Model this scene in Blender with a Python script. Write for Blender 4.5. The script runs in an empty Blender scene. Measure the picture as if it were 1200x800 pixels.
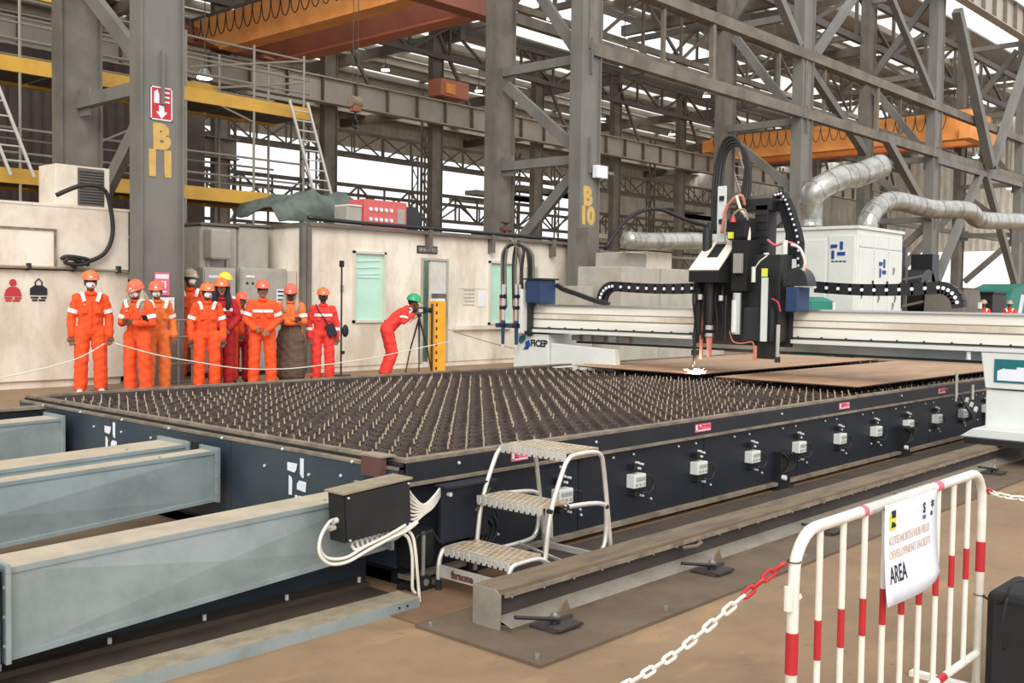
import bpy, bmesh, math, random
import numpy as np
from mathutils import Vector, Matrix, noise
from math import sin, cos, pi, radians, sqrt, atan2

random.seed(7)
scene = bpy.context.scene
COL = scene.collection

# ---------------------------------------------------------------- camera
F_PX = 1220.0
ROLL, PITCH, AZ, CAM_H = math.atan(.0143), math.atan(51 / F_PX), radians(42.2), 1.48
Fh = Vector((cos(AZ), sin(AZ), 0)); Rh = Vector((sin(AZ), -cos(AZ), 0)); Uh = Vector((0, 0, 1))
fwd = Fh * cos(PITCH) - Uh * sin(PITCH)
up = Uh * cos(PITCH) + Fh * sin(PITCH)
r2 = Rh * cos(ROLL) + up * sin(ROLL)
u2 = up * cos(ROLL) - Rh * sin(ROLL)
cam_data = bpy.data.cameras.new('camera')
cam = bpy.data.objects.new('camera', cam_data)
COL.objects.link(cam)
M4 = Matrix.Identity(4)
for i in range(3):
    M4[i][0] = r2[i]; M4[i][1] = u2[i]; M4[i][2] = -fwd[i]
M4[2][3] = CAM_H
cam.matrix_world = M4
cam_data.sensor_width = 36
cam_data.lens = F_PX / 1200 * 36
cam_data.clip_end = 600
scene.camera = cam

# ---------------------------------------------------------------- world, sun, exposure
world = bpy.data.worlds.new('world'); scene.world = world
world.use_nodes = True
wn = world.node_tree.nodes; wl = world.node_tree.links
wn.clear()
wo = wn.new('ShaderNodeOutputWorld'); wb = wn.new('ShaderNodeBackground')
wb.inputs[0].default_value = (0.97, 0.985, 1.0, 1); wb.inputs[1].default_value = 1.2
wl.new(wb.outputs[0], wo.inputs[0])
sd = bpy.data.lights.new('sun', 'SUN'); sd.energy = 2.4; sd.angle = radians(40); sd.color = (1, .95, .87)
so = bpy.data.objects.new('sun', sd); COL.objects.link(so)
so.rotation_mode = 'QUATERNION'; so.rotation_quaternion = Vector((.62, .60, -.60)).to_track_quat('-Z', 'Y')
scene.view_settings.view_transform = 'Standard'
scene.view_settings.look = 'None'
scene.view_settings.gamma = 1
scene.view_settings.exposure = 0.06
scene.view_settings.use_curve_mapping = False

# ---------------------------------------------------------------- materials
def lin(c):
    return tuple(((v / 255) / 12.92 if v / 255 <= .04045 else ((v / 255 + .055) / 1.055) ** 2.4) for v in c)
MATS = {}
def mat(name, rgb, rough=.6, metal=0., dirt=None, amt=.4, scale=3., bump=0., bscale=40., stretch=(1, 1, 1), emit=0., alpha=1., detail=6., lo=.42, hi=.62, spec=.5):
    m = bpy.data.materials.new(name); m.use_nodes = True
    nt = m.node_tree; n = nt.nodes; l = nt.links
    b = n['Principled BSDF']
    c = lin(rgb)
    b.inputs['Base Color'].default_value = (*c, 1)
    b.inputs['Roughness'].default_value = rough
    b.inputs['Metallic'].default_value = metal
    b.inputs['Specular IOR Level'].default_value = spec
    tc = n.new('ShaderNodeTexCoord'); mp = n.new('ShaderNodeMapping'); mp.inputs['Scale'].default_value = stretch
    l.new(tc.outputs['Object'], mp.inputs[0])
    if dirt is not None:
        nz = n.new('ShaderNodeTexNoise'); nz.inputs['Scale'].default_value = scale; nz.inputs['Detail'].default_value = detail
        nz.inputs['Roughness'].default_value = .65
        l.new(mp.outputs[0], nz.inputs['Vector'])
        rp = n.new('ShaderNodeMapRange'); rp.inputs[1].default_value = lo; rp.inputs[2].default_value = hi
        rp.inputs[3].default_value = 0; rp.inputs[4].default_value = amt
        l.new(nz.outputs[0], rp.inputs[0])
        mx = n.new('ShaderNodeMix'); mx.data_type = 'RGBA'
        mx.inputs[6].default_value = (*c, 1); mx.inputs[7].default_value = (*lin(dirt), 1)
        l.new(rp.outputs[0], mx.inputs[0]); l.new(mx.outputs[2], b.inputs['Base Color'])
    if bump:
        nz2 = n.new('ShaderNodeTexNoise'); nz2.inputs['Scale'].default_value = bscale; nz2.inputs['Detail'].default_value = 4
        l.new(mp.outputs[0], nz2.inputs['Vector'])
        bp = n.new('ShaderNodeBump'); bp.inputs['Strength'].default_value = bump; bp.inputs['Distance'].default_value = .01
        l.new(nz2.outputs[0], bp.inputs['Height']); l.new(bp.outputs[0], b.inputs['Normal'])
    if emit:
        b.inputs['Emission Color'].default_value = (*c, 1); b.inputs['Emission Strength'].default_value = emit
    if alpha < 1:
        b.inputs['Alpha'].default_value = alpha
    MATS[name] = m
    return m

mat('navy', (27, 32, 42), .5, dirt=(48, 46, 46), amt=.35, scale=2.2, bump=.05, spec=.35)
mat('navy_face', (50, 62, 72), .35, dirt=(76, 82, 84), amt=.4, scale=1.5, bump=.04)
mat('rim_dust', (138, 125, 108), .8, dirt=(88, 76, 66), amt=.7, scale=6, bump=.2)
mat('slat', (84, 70, 64), .85, dirt=(44, 36, 32), amt=.7, scale=9, bump=.4, bscale=60)
mat('slat_worn', (95, 84, 76), .8, dirt=(70, 50, 38), amt=.5, scale=4, bump=.3)
mat('pin', (186, 170, 146), .6, dirt=(120, 104, 88), amt=.6, scale=30)
mat('tray', (46, 38, 34), .95, dirt=(66, 54, 46), amt=.6, scale=5)
mat('plate_rust', (176, 144, 114), .75, dirt=(150, 116, 90), amt=.6, scale=1.6, bump=.05, stretch=(.5, 2, 1))
mat('shade_floor', (62, 52, 44), .8, dirt=(84, 70, 58), amt=.6, scale=3)  # dark tone paints in the shade under the table and ducts
mat('oil_rust', (122, 92, 68), .8, dirt=(92, 70, 54), amt=.6, scale=3)
mat('plate_edge', (70, 40, 26), .8)
mat('galv', (160, 172, 174), .38, .35, dirt=(128, 142, 142), amt=.6, scale=3.2, bump=.03)
mat('galv_dust', (182, 168, 146), .8, dirt=(150, 140, 122), amt=.5, scale=5)
mat('black', (26, 27, 30), .5, dirt=(46, 43, 40), amt=.3, scale=5)
mat('black_matte', (20, 20, 22), .75)
mat('dust_top', (150, 138, 116), .85, dirt=(120, 108, 90), amt=.6, scale=12)
mat('cable_white', (218, 212, 200), .5)
mat('cable_black', (34, 32, 32), .6)
mat('white_bolt', (215, 218, 220), .4)
mat('bolt', (180, 180, 178), .35, .7)
mat('alu', (222, 220, 214), .3, .5, dirt=(180, 170, 155), amt=.35, scale=10)
mat('alu_tread', (190, 170, 140), .45, .3, dirt=(160, 128, 90), amt=.8, scale=14)
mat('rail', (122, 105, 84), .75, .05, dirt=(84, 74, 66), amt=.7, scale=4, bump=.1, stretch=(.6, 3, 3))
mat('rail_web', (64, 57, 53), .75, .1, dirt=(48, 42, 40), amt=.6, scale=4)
mat('rail_end', (150, 143, 132), .6, .3, dirt=(128, 118, 106), amt=.6, scale=8)
mat('base_plate', (94, 78, 62), .8, dirt=(112, 96, 78), amt=.7, scale=2.5, bump=.1)
mat('barrier_white', (232, 228, 218), .4, dirt=(200, 192, 176), amt=.35, scale=12)
mat('barrier_red', (186, 40, 48), .4, dirt=(160, 40, 44), amt=.4, scale=20)
mat('red', (196, 52, 56), .45)
mat('pink', (222, 106, 128), .6)
mat('paper', (226, 230, 240), .7, dirt=(212, 218, 230), amt=.3, scale=4)
mat('ink', (30, 34, 44), .7)
mat('ink_faint', (206, 180, 160), .8)
mat('ink_blue', (30, 64, 140), .6)
mat('ink_red', (190, 50, 60), .7)
mat('teal', (20, 104, 110), .5)
mat('gantry', (240, 238, 230), .45, .0, dirt=(220, 206, 180), amt=.4, scale=2, stretch=(.5, .5, 6))
mat('gantry_groove', (150, 145, 136), .6)
mat('machine_white', (216, 220, 216), .45, dirt=(196, 200, 196), amt=.3, scale=3)
mat('hood_cream', (238, 230, 208), .45)
mat('blue_box', (34, 60, 96), .5)
mat('steel_dark', (58, 60, 62), .4, .6)
mat('silver', (206, 208, 208), .22, .85)
mat('cream', (234, 226, 212), .7, dirt=(188, 172, 150), amt=.75, scale=1.1, bump=.05, stretch=(1, 1, .5))
mat('cream2', (226, 218, 204), .7, dirt=(196, 182, 162), amt=.7, scale=1.4)
mat('grey_box', (172, 168, 158), .55, dirt=(146, 142, 132), amt=.6, scale=2)
mat('grey_steel', (122, 120, 114), .6, .1, dirt=(102, 100, 95), amt=.7, scale=1.2, bump=.03, stretch=(1, 1, .4))
mat('grey_steel2', (116, 110, 101), .65, .1, dirt=(86, 82, 76), amt=.7, scale=1)
mat('truss', (126, 117, 106), .7, .1, dirt=(84, 78, 70), amt=.7, scale=.8)
mat('truss_dark', (92, 88, 84), .7, .1)
mat('girder', (176, 170, 160), .7, dirt=(150, 142, 130), amt=.5, scale=.7)
mat('roof_sheet', (150, 148, 144), .7)
mat('roof_light', (235, 240, 238), .6)
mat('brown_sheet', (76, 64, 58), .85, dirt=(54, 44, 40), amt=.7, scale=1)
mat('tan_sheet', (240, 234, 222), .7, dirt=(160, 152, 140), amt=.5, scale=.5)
mat('yellow_beam', (214, 166, 66), .6, dirt=(170, 128, 60), amt=.5, scale=1.2)
mat('yellow', (236, 170, 40), .5, dirt=(206, 140, 40), amt=.4, scale=6)
mat('gold_text', (206, 168, 92), .6, dirt=(176, 148, 96), amt=.5, scale=8)
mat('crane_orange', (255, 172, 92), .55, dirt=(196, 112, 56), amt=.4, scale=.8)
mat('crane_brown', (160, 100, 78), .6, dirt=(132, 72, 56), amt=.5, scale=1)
mat('crane_pink', (196, 122, 100), .6)
mat('scaff', (146, 140, 130), .5, .3)
mat('ladder', (196, 194, 188), .5)
mat('glass_green', (186, 224, 206), .12, dirt=(160, 208, 188), amt=.5, scale=2)
mat('frame_alu', (206, 200, 190), .5)
mat('door_leaf', (206, 204, 198), .5, dirt=(186, 172, 160), amt=.5, scale=3)
mat('tarp', (98, 108, 100), .8, dirt=(68, 80, 74), amt=.7, scale=4)
mat('panel_red', (204, 98, 96), .55)
mat('duct', (184, 184, 178), .3, .55, dirt=(120, 118, 112), amt=.6, scale=3)
mat('green_paint', (30, 122, 106), .5)
mat('sand', (186, 160, 130), .9)
mat('wood_pallet', (170, 112, 78), .8)
mat('lamp_glow', (255, 250, 240), .5, emit=6)
mat('flame', (255, 240, 226), .5, emit=60)
mat('flame_out', (255, 206, 170), .5, emit=10)
mat('yellow_tape', (226, 226, 70), .5)
mat('rust_red', (94, 64, 60), .7, dirt=(90, 52, 48), amt=.5, scale=6)
# clothing and skin
mat('c_orange', (238, 86, 34), .8, dirt=(214, 70, 30), amt=.5, scale=5, bump=.3, bscale=25)
mat('c_orange2', (230, 118, 52), .8, dirt=(210, 100, 48), amt=.5, scale=5, bump=.3, bscale=25)
mat('c_red', (232, 62, 50), .8, dirt=(206, 50, 44), amt=.5, scale=5, bump=.3, bscale=25)
mat('c_crimson', (186, 34, 44), .8, dirt=(150, 26, 38), amt=.5, scale=5, bump=.3)
mat('c_dress', (98, 80, 68), .85, dirt=(80, 64, 56), amt=.5, scale=4, bump=.3)
mat('c_navy', (40, 34, 48), .85)
mat('skin', (112, 72, 54), .55)
mat('skin2', (150, 104, 82), .55)
mat('skin_dark', (72, 48, 40), .55)
mat('boot', (50, 42, 38), .7)
mat('boot_tan', (186, 120, 88), .7)
mat('shoe_white', (226, 220, 222), .6)
mat('h_orange', (236, 116, 60), .35)
mat('h_salmon', (232, 106, 80), .35)
mat('h_yellow', (246, 206, 60), .35)
mat('h_green', (40, 160, 106), .35)
mat('mask', (240, 238, 240), .7)
mat('reflect', (240, 236, 236), .4)
mat('hair', (24, 20, 20), .8)
mat('lens', (20, 20, 30), .15)
mat('cloth_veil', (176, 158, 140), .85)

# translucent skylight sheet
def translucent(name, rgb, tr=.5):
    m = bpy.data.materials.new(name); m.use_nodes = True
    n = m.node_tree.nodes; l = m.node_tree.links; n.clear()
    o = n.new('ShaderNodeOutputMaterial'); a = n.new('ShaderNodeBsdfTranslucent'); t = n.new('ShaderNodeBsdfTransparent'); x = n.new('ShaderNodeMixShader')
    a.inputs[0].default_value = (*lin(rgb), 1); t.inputs[0].default_value = (*lin(rgb), 1)
    x.inputs[0].default_value = tr
    l.new(a.outputs[0], x.inputs[1]); l.new(t.outputs[0], x.inputs[2]); l.new(x.outputs[0], o.inputs[0])
    MATS[name] = m
translucent('skylight', (240, 240, 236), .55)

# floor: dusty tan concrete with stains
def floor_mat():
    m = bpy.data.materials.new('floor_concrete'); m.use_nodes = True
    n = m.node_tree.nodes; l = m.node_tree.links; b = n['Principled BSDF']
    tc = n.new('ShaderNodeTexCoord')
    def nz(s, d, st=(1, 1, 1)):
        mp = n.new('ShaderNodeMapping'); mp.inputs['Scale'].default_value = st
        l.new(tc.outputs['Object'], mp.inputs[0])
        q = n.new('ShaderNodeTexNoise'); q.inputs['Scale'].default_value = s; q.inputs['Detail'].default_value = d; q.inputs['Roughness'].default_value = .62
        l.new(mp.outputs[0], q.inputs['Vector']); return q
    def mixc(fac, a, c):
        x = n.new('ShaderNodeMix'); x.data_type = 'RGBA'
        l.new(fac, x.inputs[0])
        if isinstance(a, tuple): x.inputs[6].default_value = (*lin(a), 1)
        else: l.new(a, x.inputs[6])
        x.inputs[7].default_value = (*lin(c), 1)
        return x.outputs[2]
    def rng(src, lo, hi, a=0, c=1):
        r = n.new('ShaderNodeMapRange'); r.inputs[1].default_value = lo; r.inputs[2].default_value = hi; r.inputs[3].default_value = a; r.inputs[4].default_value = c
        l.new(src, r.inputs[0]); return r.outputs[0]
    c = mixc(rng(nz(.7, 5).outputs[0], .35, .65), (148, 120, 90), (128, 104, 78))
    c = mixc(rng(nz(3.1, 8).outputs[0], .5, .72, 0, .55), c, (108, 86, 64))
    c = mixc(rng(nz(1.7, 7, (1, 2.2, 1)).outputs[0], .55, .66, 0, .5), c, (166, 134, 98))
    c = mixc(rng(nz(14, 3).outputs[0], .66, .72, 0, .6), c, (96, 74, 58))
    l.new(c, b.inputs['Base Color'])
    b.inputs['Roughness'].default_value = .72
    bp = n.new('ShaderNodeBump'); bp.inputs['Strength'].default_value = .25; bp.inputs['Distance'].default_value = .01
    l.new(nz(22, 6).outputs[0], bp.inputs['Height']); l.new(bp.outputs[0], b.inputs['Normal'])
    MATS['floor_concrete'] = m
floor_mat()

# ---------------------------------------------------------------- mesh helpers
class MB:
    def __init__(s): s.v = []; s.f = []; s.m = []
    def add(s, vs, fs, mi=0):
        o = len(s.v); s.v.extend([tuple(v) for v in vs]); s.f.extend([tuple(i + o for i in f) for f in fs]); s.m.extend([mi] * len(fs)); return s
    def bx(s, x0, x1, y0, y1, z0, z1, mi=0, top=None):
        vs = [(x0, y0, z0), (x1, y0, z0), (x1, y1, z0), (x0, y1, z0), (x0, y0, z1), (x1, y0, z1), (x1, y1, z1), (x0, y1, z1)]
        s.add(vs, [(0, 3, 2, 1), (0, 1, 5, 4), (1, 2, 6, 5), (2, 3, 7, 6), (3, 0, 4, 7)], mi)
        o = len(s.v) - 8; s.f.append((o + 4, o + 5, o + 6, o + 7)); s.m.append(mi if top is None else top); return s
    def obx(s, c, ax, ay, az, mi=0):   # box from centre and three half-axis vectors
        c, ax, ay, az = map(Vector, (c, ax, ay, az))
        vs = [c + i * ax + j * ay + k * az for k in (-1, 1) for j in (-1, 1) for i in (-1, 1)]
        return s.add(vs, [(0, 2, 3, 1), (4, 5, 7, 6), (0, 1, 5, 4), (1, 3, 7, 5), (3, 2, 6, 7), (2, 0, 4, 6)], mi)
    def bar(s, p, q, w, h, mi=0, upv=(0, 0, 1)):   # rectangular bar p->q, w sideways, h along up
        p, q = Vector(p), Vector(q); d = q - p; L = d.length
        if L < 1e-6: return s
        d.normalize(); u = Vector(upv)
        if abs(d.dot(u)) > .98: u = Vector((1, 0, 0))
        sd_ = d.cross(u).normalized(); u = sd_.cross(d).normalized()
        return s.obx((p + q) / 2, d * (L / 2), sd_ * (w / 2), u * (h / 2), mi)
    def cyl(s, p, q, r, n=10, mi=0, r1=None, cap=True):
        p, q = Vector(p), Vector(q); r1 = r if r1 is None else r1
        d = (q - p).normalized(); a = d.orthogonal().normalized(); b = d.cross(a)
        vs = [p + (a * cos(2 * pi * i / n) + b * sin(2 * pi * i / n)) * r for i in range(n)] + [q + (a * cos(2 * pi * i / n) + b * sin(2 * pi * i / n)) * r1 for i in range(n)]
        fs = [(i, (i + 1) % n, n + (i + 1) % n, n + i) for i in range(n)]
        if cap: fs += [tuple(range(n - 1, -1, -1)), tuple(range(n, 2 * n))]
        return s.add(vs, fs, mi)
    def tube(s, pts, r, n=8, mi=0, closed=False):
        pts = [Vector(p) for p in pts]; m = len(pts)
        rs = r if isinstance(r, (list, tuple)) else [r] * m
        t0 = None; vs = []
        for i, p in enumerate(pts):
            if closed: t = (pts[(i + 1) % m] - pts[i - 1]).normalized()
            else: t = (pts[min(i + 1, m - 1)] - pts[max(i - 1, 0)]).normalized()
            if t0 is None: a = t.orthogonal().normalized()
            else: a = (a - t * a.dot(t)).normalized()
            t0 = t; b = t.cross(a)
            vs += [p + (a * cos(2 * pi * k / n) + b * sin(2 * pi * k / n)) * rs[i] for k in range(n)]
        fs = []
        for i in range(m if closed else m - 1):
            j = (i + 1) % m
            fs += [(i * n + k, i * n + (k + 1) % n, j * n + (k + 1) % n, j * n + k) for k in range(n)]
        if not closed: fs += [tuple(range(n - 1, -1, -1)), tuple(range((m - 1) * n, m * n))]
        return s.add(vs, fs, mi)
    def prism(s, poly, axis, a0, a1, mi=0):   # poly of 2D points extruded along axis
        n = len(poly)
        def P(u, v, w): return {'x': (w, u, v), 'y': (u, w, v), 'z': (u, v, w)}[axis]
        vs = [P(u, v, a0) for u, v in poly] + [P(u, v, a1) for u, v in poly]
        fs = [(i, (i + 1) % n, n + (i + 1) % n, n + i) for i in range(n)] + [tuple(range(n - 1, -1, -1)), tuple(range(n, 2 * n))]
        return s.add(vs, fs, mi)
    def sph(s, c, r, n=12, mi=0, zmin=-1.):
        c = Vector(c); r = Vector(r) if not isinstance(r, (int, float)) else Vector((r, r, r))
        R = n // 2; vs = []; fs = []
        for i in range(R + 1):
            th = pi * i / R; z = max(cos(th), zmin)
            rr = sin(th)
            for k in range(n): vs.append((c.x + r.x * rr * cos(2 * pi * k / n), c.y + r.y * rr * sin(2 * pi * k / n), c.z + r.z * z))
        for i in range(R):
            for k in range(n): fs.append((i * n + k, (i + 1) * n + k, (i + 1) * n + (k + 1) % n, i * n + (k + 1) % n))
        return s.add(vs, fs, mi)
    def build(s, name, mats, parent=None, smooth=False, loc=None, bevel=0, rotz=0.):
        me = bpy.data.meshes.new(name)
        me.from_pydata(s.v, [], s.f)
        ms = mats if isinstance(mats, (list, tuple)) else [mats]
        for q in ms: me.materials.append(MATS[q])
        if len(ms) > 1: me.polygons.foreach_set('material_index', s.m)
        bm = bmesh.new(); bm.from_mesh(me); bmesh.ops.recalc_face_normals(bm, faces=bm.faces); bm.to_mesh(me); bm.free()
        if smooth: me.shade_smooth()
        return link(name, me, parent, loc, bevel, rotz, smooth)

def link(name, me, parent=None, loc=None, bevel=0, rotz=0., smooth=False):
    o = bpy.data.objects.new(name, me); COL.objects.link(o)
    if loc is not None: o.location = loc
    if rotz: o.rotation_euler = (0, 0, rotz)
    if parent is not None: o.parent = parent
    if bevel:
        b = o.modifiers.new('bevel', 'BEVEL'); b.width = bevel; b.segments = 2; b.limit_method = 'ANGLE'
    return o
def tag(o, label, cat, group=None):
    o['label'] = label; o['category'] = cat
    if group: o['group'] = group
    return o
def thing(name, label, cat, loc=(0, 0, 0), group=None, rotz=0.):
    o = bpy.data.objects.new(name, None); COL.objects.link(o); o.location = loc; o.rotation_euler = (0, 0, rotz)
    o.empty_display_size = .1
    return tag(o, label, cat, group)
def struct(o): o['kind'] = 'structure'; return o
def stuff(o): o['kind'] = 'stuff'; return o
def inst(src, parent, loc=None, rotz=None):
    c = src.copy(); COL.objects.link(c); c.parent = parent
    if loc is not None: c.location = loc
    if rotz is not None: c.rotation_euler = (0, 0, rotz)
    return c
def copy_tree(o, parent=None):
    c = o.copy(); COL.objects.link(c); c.parent = parent
    for ch in list(o.children): copy_tree(ch, c)
    return c
def box(name, m, parent, x0, x1, y0, y1, z0, z1, bevel=0):
    return MB().bx(x0, x1, y0, y1, z0, z1).build(name, m, parent, bevel=bevel)
def text(name, body, size, loc, right, upv, m, parent, depth=.002, offset=0., align='CENTER', sx=1.):
    cu = bpy.data.curves.new('txt', 'FONT'); cu.body = body; cu.size = size; cu.extrude = depth; cu.offset = offset
    cu.align_x = align; cu.align_y = 'CENTER'; cu.resolution_u = 3
    t = bpy.data.objects.new('txt', cu); COL.objects.link(t)
    me = bpy.data.meshes.new_from_object(t)
    bpy.data.objects.remove(t); bpy.data.curves.remove(cu)
    me.name = name
    me.materials.clear(); me.materials.append(MATS[m])
    R = Vector(right).normalized(); U = Vector(upv).normalized(); N = R.cross(U)
    for v in me.vertices:
        c = v.co; v.co = Vector(loc) + R * c.x * sx + U * c.y + N * c.z
    return link(name, me, parent)
def arc(c, r, a0, a1, n, fn):
    return [fn(c[0] + r * cos(a0 + (a1 - a0) * i / n), c[1] + r * sin(a0 + (a1 - a0) * i / n)) for i in range(n + 1)]
def bez(p0, p1, p2, p3, n=10):
    p0, p1, p2, p3 = map(Vector, (p0, p1, p2, p3))
    return [(1 - t) ** 3 * p0 + 3 * t * (1 - t) ** 2 * p1 + 3 * t * t * (1 - t) * p2 + t ** 3 * p3 for t in [i / n for i in range(n + 1)]]
def smooth_path(pts, n=6):
    pts = [Vector(p) for p in pts]; out = []
    for i in range(len(pts) - 1):
        p0 = pts[max(i - 1, 0)]; p1 = pts[i]; p2 = pts[i + 1]; p3 = pts[min(i + 2, len(pts) - 1)]
        for k in range(n):
            t = k / n
            out.append(.5 * ((2 * p1) + (p2 - p0) * t + (2 * p0 - 5 * p1 + 4 * p2 - p3) * t * t + (3 * p1 - p0 - 3 * p2 + p3) * t ** 3))
    out.append(pts[-1]); return out

# ================================================================ SETTING
fl = MB(); fl.bx(-30, 140, -25, 110, -.3, 0)
struct(fl.build('floor', 'floor_concrete'))

# ceiling over the two bays behind row B: sheet, purlins, rafters, skylights
def ceiling(name, y0, y1, z, x0, x1, skyl, pur_dy):
    ys = sorted(set([y0, y1] + [a for s in skyl for a in (s[0], s[1])]))
    root = MB()
    for a, b in zip(ys[:-1], ys[1:]):
        hit = [s for s in skyl if s[0] <= a + 1e-6 and s[1] >= b - 1e-6]
        if not hit: root.bx(x0, x1, a, b, z, z + .08)
        else:
            x = x0; per, wid = hit[0][2], hit[0][3]
            while x < x1:
                if per > wid: root.bx(x, min(x + per - wid, x1), a, b, z, z + .08)
                x += per
    c = struct(root.build(name, 'roof_sheet'))
    for s in skyl:
        x = x0
        sp = None
        while x < x1 - s[2]:
            xa = x + s[2] - s[3]; L = s[3]
            if sp is None:
                sp = MB().bx(0, L, 0, s[1] - s[0], 0, .02).build('skylight', 'skylight', c, loc=(xa, s[0], z + .03))
            else: inst(sp, c, loc=(xa, s[0], z + .03))
            x += s[2]
    y = y0 + pur_dy; p = None
    while y < y1 - .1:
        if p is None: p = MB().bx(x0, x1, -.07, .07, -.28, 0).build('purlin', 'girder', c, loc=(0, y, z))
        else: inst(p, c, loc=(0, y, z))
        y += pur_dy
    r = None
    for i in range(-1, 8):
        xx = 8.7 + 11.1 * i
        if xx < x0 or xx > x1: continue
        if r is None: r = MB().bx(-.15, .15, y0, y1, -.75, -.28).build('rafter', 'truss', c, loc=(xx, 0, z))
        else: inst(r, c, loc=(xx, 0, z))
    return c
ceiling('ceiling', 18.6, 31.0, 15.2, -6, 82, [(20.6, 21.8, 5.5, 4.9), (23.6, 24.6, 5.5, 4.9), (26.6, 27.6, 3.0, 1.8), (29.2, 30.2, 3.0, 1.8)], 1.55)  # the long strips nearest row B are skylights added to brighten the bay
ceiling('ceiling_far', 31.0, 53, 12.9, -6, 82, [(33.4, 34.4, 5.5, 5.0), (36.6, 38.2, 5.5, 5.1), (41.2, 42.4, 5.5, 5.1), (45.2, 46.4, 5.5, 5.0), (49.4, 50.4, 5.5, 4.6)], 1.5)

def cladding(name, m, pts, z0, z1, w=1.0, t=.05, sub='sheet'):   # vertical sheets between two ground points
    (xa, ya), (xb, yb) = pts
    L = math.hypot(xb - xa, yb - ya); ux, uy = (xb - xa) / L, (yb - ya) / L
    base = MB().bar((xa, ya, (z0 + z1) / 2), (xb, yb, (z0 + z1) / 2), .03, z1 - z0).build(name, m)
    struct(base)
    n = int(L / w); src = None
    for i in range(n):
        q = MB()
        if src is None:
            # a ribbed sheet: three shallow ribs
            poly = []
            for k in range(4):
                u = k * w / 4; poly += [(u, 0), (u + w * .1, -t), (u + w * .15, -t), (u + w * .25, 0)]
            poly += [(w, .0), (w, .03), (0, .03)]
            q.prism(poly, 'z', 0, z1 - z0)
            src = q.build(sub, m, base, loc=(xa, ya, z0), rotz=atan2(uy, ux))
        else: inst(src, base, loc=(xa + ux * w * i, ya + uy * w * i, z0))
    return base
cladding('wall_back', 'tan_sheet', ((-6, 53), (82, 53)), 11.0, 12.9, 2.0)
cladding('wall_back_low', 'tan_sheet', ((68, 53), (82, 53)), 0, 11, 2.0)
cladding('wall_right', 'tan_sheet', ((80, 53), (80, 31)), 5.4, 13, 2.0)
cladding('wall_right_near', 'tan_sheet', ((80, 31), (80, 14)), 5.4, 15, 2.0)
cladding('wall_right_low', 'tan_sheet', ((80, 53), (80, 31.5)), 0, 5.4, 2.0)
cladding('wall_right_corner', 'tan_sheet', ((80, 22.4), (80, 14)), 0, 5.4, 2.0)
# windows strip high in the right wall: a row of pale glazed panels with mullions
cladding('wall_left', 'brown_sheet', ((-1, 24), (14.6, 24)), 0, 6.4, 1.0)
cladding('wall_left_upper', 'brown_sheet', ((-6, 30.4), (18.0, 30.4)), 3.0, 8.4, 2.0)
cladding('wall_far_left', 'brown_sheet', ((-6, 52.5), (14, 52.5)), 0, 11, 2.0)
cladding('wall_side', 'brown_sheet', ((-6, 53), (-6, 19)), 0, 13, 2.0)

# ================================================================ COLUMNS
def column_mesh_parts(root, x0, x1, y0, dep, z1, m='grey_steel'):
    t = .03
    box('flange', m, root, x0, x0 + t, 0, dep, 0, z1); box('flange', m, root, x1 - t, x1, 0, dep, 0, z1)
    box('web', m, root, x0 + t, x1 - t, .06, .10, 0, z1)
    box('base_plate', m, root, x0 - .12, x1 + .12, -.1, dep + .1, 0, .04)
XB = [8.68, 19.8, 30.9, 42.1, 53.2, 64.3]
lab = ['wide grey steel column with a red arrow sign and stencilled gold letters behind the workers',
       'grey steel column with gold stencilled letters beside the white booth',
       'grey steel column standing just right of the cutting head',
       'grey steel column between the white filter cabinet and the silver duct',
       'distant grey steel column at the foot of the big V brace', 'farthest grey steel column of the front row']
cols = []
for i, x in enumerate(XB):
    r = thing('steel_column', lab[i], 'column', (x, 15.5, 0), 'front row of steel columns')
    column_mesh_parts(r, -.38, .38, 0, .36, 15.0)
    cols.append(r)
lab2 = ['grey steel column behind the left control cabin and its air conditioner', 'bluish grey steel column rising behind the white booth',
        'grey steel column behind the cutting head hoses', 'grey steel column rising behind the white filter cabinet',
        'far grey steel column behind the V brace', 'farthest grey steel column of the second row']
for i, x in enumerate(XB):
    r = thing('steel_column', lab2[i], 'column', (x, 18.3, 0), 'second row of steel columns')
    column_mesh_parts(r, -.38, .38, 0, .36, 15.0, 'grey_steel2')
labb = ['grey lattice brace joining the lettered column to the one behind the cabin', 'grey lattice brace joining the two columns above the white booth',
        'grey lattice brace joining the two columns above the cutting head', 'grey lattice brace joining the two columns above the filter cabinet',
        'far grey lattice brace behind the V brace', 'farthest grey lattice brace between two columns']
for i, x in enumerate(XB):
    r = thing('column_brace', labb[i], 'brace', (x, 15.5, 0), 'braces between column pairs')
    m = 'grey_steel'
    for z in (4.85, 7.25, 10.6, 13.9): MB().bar((0, .3, z), (0, 2.85, z), .16, .22).build('strut', m, r)
    for (a, b) in (((0, 2.75, 6.9), (0, .45, 5.1)), ((0, 2.6, 2.6), (0, .4, 4.6)), ((0, .5, 7.5), (0, 2.7, 10.3)), ((0, 2.7, 10.9), (0, .5, 13.6))):
        MB().bar(a, b, .14, .26).build('diagonal', m, r)
    for z in (4.95, 7.3): MB().bx(-.02, .02, -.02, .55, z - .45, z + .4).build('gusset_plate', m, r)
    MB().bx(-.02, .02, 2.5, 2.85, 4.6, 5.1).build('gusset_plate', m, r)
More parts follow.
